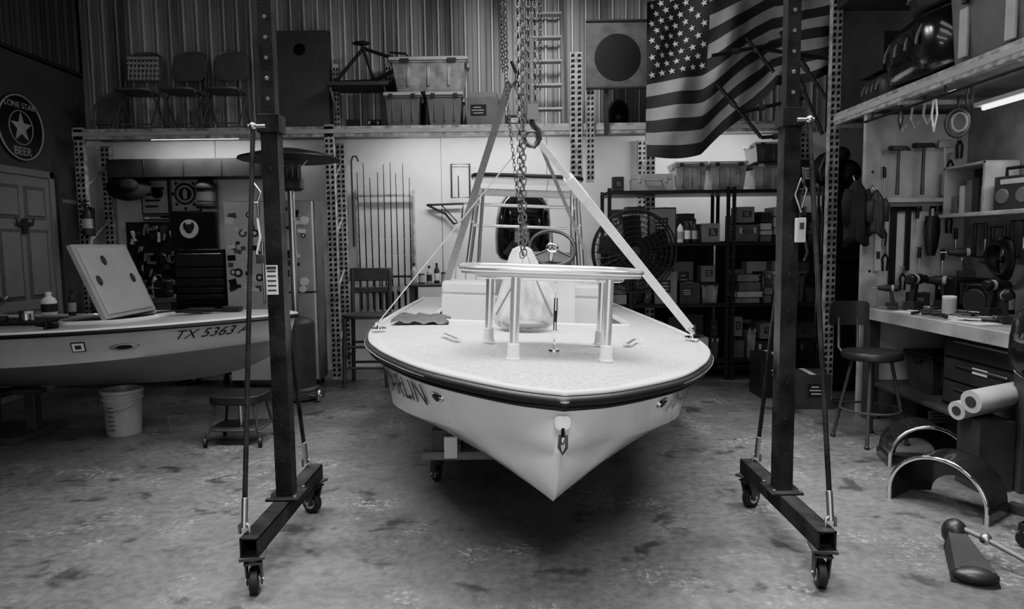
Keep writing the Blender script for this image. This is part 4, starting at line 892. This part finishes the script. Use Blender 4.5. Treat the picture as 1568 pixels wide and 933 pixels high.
for k,(y,z) in enumerate(((5.35,1.45),(5.15,1.42),(4.95,1.46),(4.75,1.4))):
    x=3.66; o.tube([(x,y-.06,z),(x,y-.06,z+.12),(x,y+.06,z+.12),(x,y+.06,z-.14),(x,y-.06,z-.14),(x,y-.06,z-.1)],.013,BLK if k%2 else DK,6); o.cyl((x,y-.06,z-.08),(x,y-.06,z+.02),.008,STEEL); o.cyl((x,y,z+.12),(x+.05,y,z+.12),.006,STEEL)
o.done()
for (yy,zz) in((4.45,1.45),(5.05,1.3)):
    o=O('coiled_extension_cord')
    for k in range(6): o.ring((3.65-.012*k,yy,zz),.12-.006*k,.011,BLK,(1,.1*k-.2,.05*k),28,6,sx=1,sy=1.3)
    o.cyl((3.6,yy,zz+.15),(3.7,yy,zz+.15),.01,STEEL); o.done()
o=O('side_rack_shelf',bev=.004); o.bb(2.85,2.9,2.6,6.2,2.46,2.56,GALV); o.bb(2.9,3.68,2.6,6.2,2.5,2.53,WOOD); o.bb(2.845,2.852,2.6,6.2,2.49,2.53,LG)
upright(o,2.86,0,4.2,6.15,.09)
for y in(2.7,3.9,5.1,6.1): o.bb(2.86,3.68,y,y+.04,2.44,2.47,GALV)
o.bb(2.85,2.9,2.6,6.2,3.45,3.52,DK); o.bb(2.9,3.68,2.6,6.2,3.46,3.49,WOODD)
o.done()
def duffel(nm,x,y,z,w,d,h,m,rz=0):
    o=O(nm,(x,y,z),(0,0,rz),ang=60); o.T=Matrix.Translation((0,0,h/2)); vs=[];fs=[];n=24;mm=16
    for j in range(mm+1):
        t=-1+2*j/mm; r=(1-abs(t)**4)**.5 if abs(t)<1 else .3; r=max(r,.3)
        for a,b in sup(d/2*r,h/2*r,n,.6): vs.append((w/2*t,a,b-(h/2)*(1-r)*.6))
    for j in range(mm):
        for i in range(n): k=(i+1)%n; fs.append((j*n+i,j*n+k,(j+1)*n+k,(j+1)*n+i))
    fs.append(list(range(n))); fs.append([mm*n+i for i in range(n)]); o.add(vs,fs,m)
    for k in(-.5,-.15,.2,.55): o.tube([(w/2*k,d*.51*math.cos(a),h*.51*math.sin(a)) for a in [math.pi*i/14 for i in range(15)]],.012,MG,6)
    o.done()
duffel('rooftop_cargo_bag',3.2,5.1,2.54,1.0,.66,.54,FENB,1.45)
def cooler(x,y,z,w,d,h,rz):
    o=O('ice_chest_cooler',(x,y,z),(0,0,rz),bev=.02); o.box((0,0,h*.4),(w,d,h*.8),MG,tx=.92,ty=.92); o.box((0,0,h*.9),(w*1.03,d*1.03,h*.18),LG); o.box((0,0,h*1.0),(w*.8,d*.8,.02),LG)
    for s_ in(-1,1): o.tube([(s_*w*.5,-d*.2,h*.7),(s_*(w*.5+.05),-d*.2,h*.6),(s_*(w*.5+.05),d*.2,h*.6),(s_*w*.5,d*.2,h*.7)],.014,DK,8); o.box((s_*w*.25,-d*.52,h*.75),(.04,.03,h*.25),BLK); o.box((s_*w*.3,-d*.49,h*.35),(w*.12,.02,h*.5),LG)
    o.done()
cooler(3.24,4.25,2.53,.62,.76,.6,-1.5)
duffel('sleeping_bag_roll',3.2,5.85,2.53,.5,.35,.3,DK,1.5)
cbox(3.25,5.9,2.84,.4,.4,.3,DK); cbox(3.3,5.3,3.5,.5,.5,.35,DK); cbox(3.2,4.6,3.5,.5,.5,.4,DK); tote(3.2,5.8,3.5,.5,.45,.35,SMOKE,DK)
duffel('life_jacket_bundle',3.2,5.2,3.09,.5,.4,.3,DK,1.2)
o=O('hanging_cord_reel'); o.ring((3.12,4.85,2.26),.065,.016,DK,(.4,1,0),24,8,sy=1.4); o.ring((3.12,4.83,2.26),.045,.01,MG,(.4,1,0),24,8,sy=1.4); o.tube([(3.12,4.85,2.34),(3.12,4.85,2.44)],.006,BLK,6); o.done()
o=O('hanging_clamps')
for k,y in enumerate((5.3,5.15,5.0)): o.tube([(2.98,y,2.44),(2.97,y,2.34),(3.0,y,2.28),(3.03,y,2.33)],.009,GALV,6); o.cyl((2.98,y,2.44),(2.98,y,2.47),.008,DK)
o.cyl((2.86,3.6,2.40),(2.86,5.6,2.40),.01,BLK)
for y in(3.7,4.6,5.5): o.cyl((2.86,y,2.4),(2.87,y,2.46),.007,BLK)
for y,l in((4.35,.16),(4.7,.22),(5.1,.14)): o.tube([(2.86,y,2.40),(2.86,y+.02,2.40-l*.5),(2.86,y-.01,2.40-l),(2.86,y-.04,2.40-l*.5),(2.86,y-.02,2.40)],.006,BLK if l<.2 else LG,6)
o.done()
o=O('fluorescent_light'); o.bb(3.36,3.44,3.9,5.05,2.40,2.43,WH); o.cyl((3.4,3.95,2.385),(3.4,5.0,2.385),.014,LAMP); o.done()
# ---------------------------------------------------------------- fenders, jack
def fender(x,y,rz,R=.3,wd=.24):
    o=O('trailer_fender',(x,y,0),(0,0,rz),ang=50); n=20; vs=[];fs=[]
    for i in range(n+1):
        a=math.pi*i/n
        for rr in(R,R-.012):
            for yy in(-wd/2,wd/2): vs.append((rr*math.cos(a),yy,.06+rr*.95*math.sin(a)))
    for i in range(n):
        b=i*4;c=b+4; fs+=[(b,c,c+1,b+1),(b+2,b+3,c+3,c+2),(b,b+2,c+2,c),(b+1,c+1,c+3,b+3)]
    fs+=[(0,1,3,2),(n*4,n*4+2,n*4+3,n*4+1)]; o.add(vs,fs,FENB)
    sk=[(R*math.cos(math.pi*i/n),.06+R*.95*math.sin(math.pi*i/n)) for i in range(n+1)]+[(-R,.0),(-R*.9,.0)]+[(R*.55*math.cos(math.pi*i/n),.02+R*.5*math.sin(math.pi*i/n)) for i in range(n,-1,-1)]+[(R*.9,0),(R,0)]
    o.prism(sk,.012,FENB,Matrix.Translation((0,wd/2,0))@Matrix.Rotation(math.pi/2,4,'X'))
    o.tube([(R*math.cos(math.pi*i/n),-wd/2,.06+R*.95*math.sin(math.pi*i/n)) for i in range(n+1)],.012,CHR,8)
    for s_ in(-1,1): o.cyl((s_*R,-wd/2,.0),(s_*R,-wd/2,.06),.012,CHR); o.bb(s_*R-.015,s_*R+.015,-wd/2,wd/2,0,.06,FENB)
    o.done()
fender(2.66,4.35,-.25,.22,.26); fender(2.36,3.62,-.95,.24,.26)
o=O('floor_jack',(1.99,2.90,0),(0,0,-.36),ang=50)
o.add([(-.09,-.16,0),(.09,-.16,0),(.05,.22,0),(-.04,.22,0),(-.075,-.15,.06),(.075,-.15,.06),(.035,.2,.10),(-.03,.2,.10)],[(3,2,1,0),(4,5,6,7),(0,1,5,4),(1,2,6,5),(2,3,7,6),(3,0,4,7)],VISC)
o.ell((0,.21,.08),(.055,.055,.065),BLK); o.ell((0,-.14,.035),(.09,.05,.035),BLK)
o.tube([(.02,.2,.11),(.10,.12,.10),(.25,-.02,.06),(.42,-.16,.03)],.012,MG,10); o.ell((.1,.12,.10),(.026,.026,.026),STEEL,10,6); o.done()
can(2.3,5.7,0,.18,.08,DK); cbox(2.6,5.95,0,.3,.3,.3,DK); cbox(2.45,6.4,0,.3,.3,.4,BLK)
# ---------------------------------------------------------------- lights
def strip(x0,x1,y,z):
    o=O('fluorescent_light'); o.bb(x0,x1,y-.03,y+.03,z,z+.025,WH); o.cyl((x0+.03,y,z-.011),(x1-.03,y,z-.011),.010,LAMP); o.done()
strip(-3.9,-2.9,7.50,2.645); strip(-.6,.6,7.49,2.65); strip(1.7,2.7,7.49,2.65)
def area(nm,loc,tgt,sx,sy,pw,spread=None):
    l=bpy.data.lights.new(nm,'AREA'); l.shape='RECTANGLE'; l.size=sx; l.size_y=sy; l.energy=pw
    if spread: l.spread=math.radians(spread)
    o=bpy.data.objects.new(nm,l); bpy.context.collection.objects.link(o); o.location=loc
    o.rotation_euler=(V(tgt)-V(loc)).to_track_quat('-Z','Y').to_euler()
def highbay(x,y,pw,s=1.2,spread=None,tgt=None,w=.5):
    o=O('ceiling_light'); o.bb(x-w/2,x+w/2,y-s/2,y+s/2,ZC-.32,ZC-.26,WH); o.cyl((x,y-.3,ZC-.26),(x,y-.3,ZC),.01,DK); o.cyl((x,y+.3,ZC-.26),(x,y+.3,ZC),.01,DK)
    for k in range(3): o.cyl((x-.15+k*.15,y-s/2+.05,ZC-.33),(x-.15+k*.15,y+s/2-.05,ZC-.33),.014,LAMP)
    o.done(); area('lamp_ceiling',(x,y,ZC-.37),tgt or (x,y,0),w,s,pw,spread)
highbay(-1.3,3.3,105,2.4,80,(-.1,3.5,0),.6); highbay(1.7,3.3,95,2.4,80,(.5,3.5,0),.6); highbay(.2,3.2,85,2.0,80,None,.8)  # outer two fixtures are added to soften the boat's shadow on the floor
highbay(.2,.1,85,2.0,80,(.2,2.6,.3),.9); highbay(.3,6.0,68); highbay(-3.4,3.0,10)
area('fill_front_area',(.1,YF+.02,1.5),(.1,5,1.0),4.8,2.8,80)  # added soft frontal fill, lightens the shadow under the boat
area('lamp_under_rack_1',(-3.4,7.5,2.56),(-3.4,7.95,1.4),1.0,.08,8); area('lamp_under_rack_2',(-.4,7.5,2.6),(-.4,8,1.2),1.6,.08,28); area('lamp_under_rack_3',(2.2,7.5,2.6),(2.2,8,1.6),1.2,.08,10)
area('lamp_bench',(3.4,4.5,2.36),(3.2,4.5,0),.08,1.1,9)
W=bpy.data.worlds.new('world'); bpy.context.scene.world=W; W.use_nodes=True; W.node_tree.nodes['Background'].inputs[0].default_value=(.5,.5,.5,1); W.node_tree.nodes['Background'].inputs[1].default_value=.04
# ---------------------------------------------------------------- camera
cam=bpy.data.cameras.new('camera'); cam.lens=24; cam.sensor_width=36; cam.clip_start=.05
co=bpy.data.objects.new('camera',cam); bpy.context.collection.objects.link(co)
co.matrix_world=Matrix.Translation((0,0,1.45))@Matrix.Rotation(math.radians(85),4,'X')@Matrix.Rotation(math.radians(-.7),4,'Z')
bpy.context.scene.camera=co
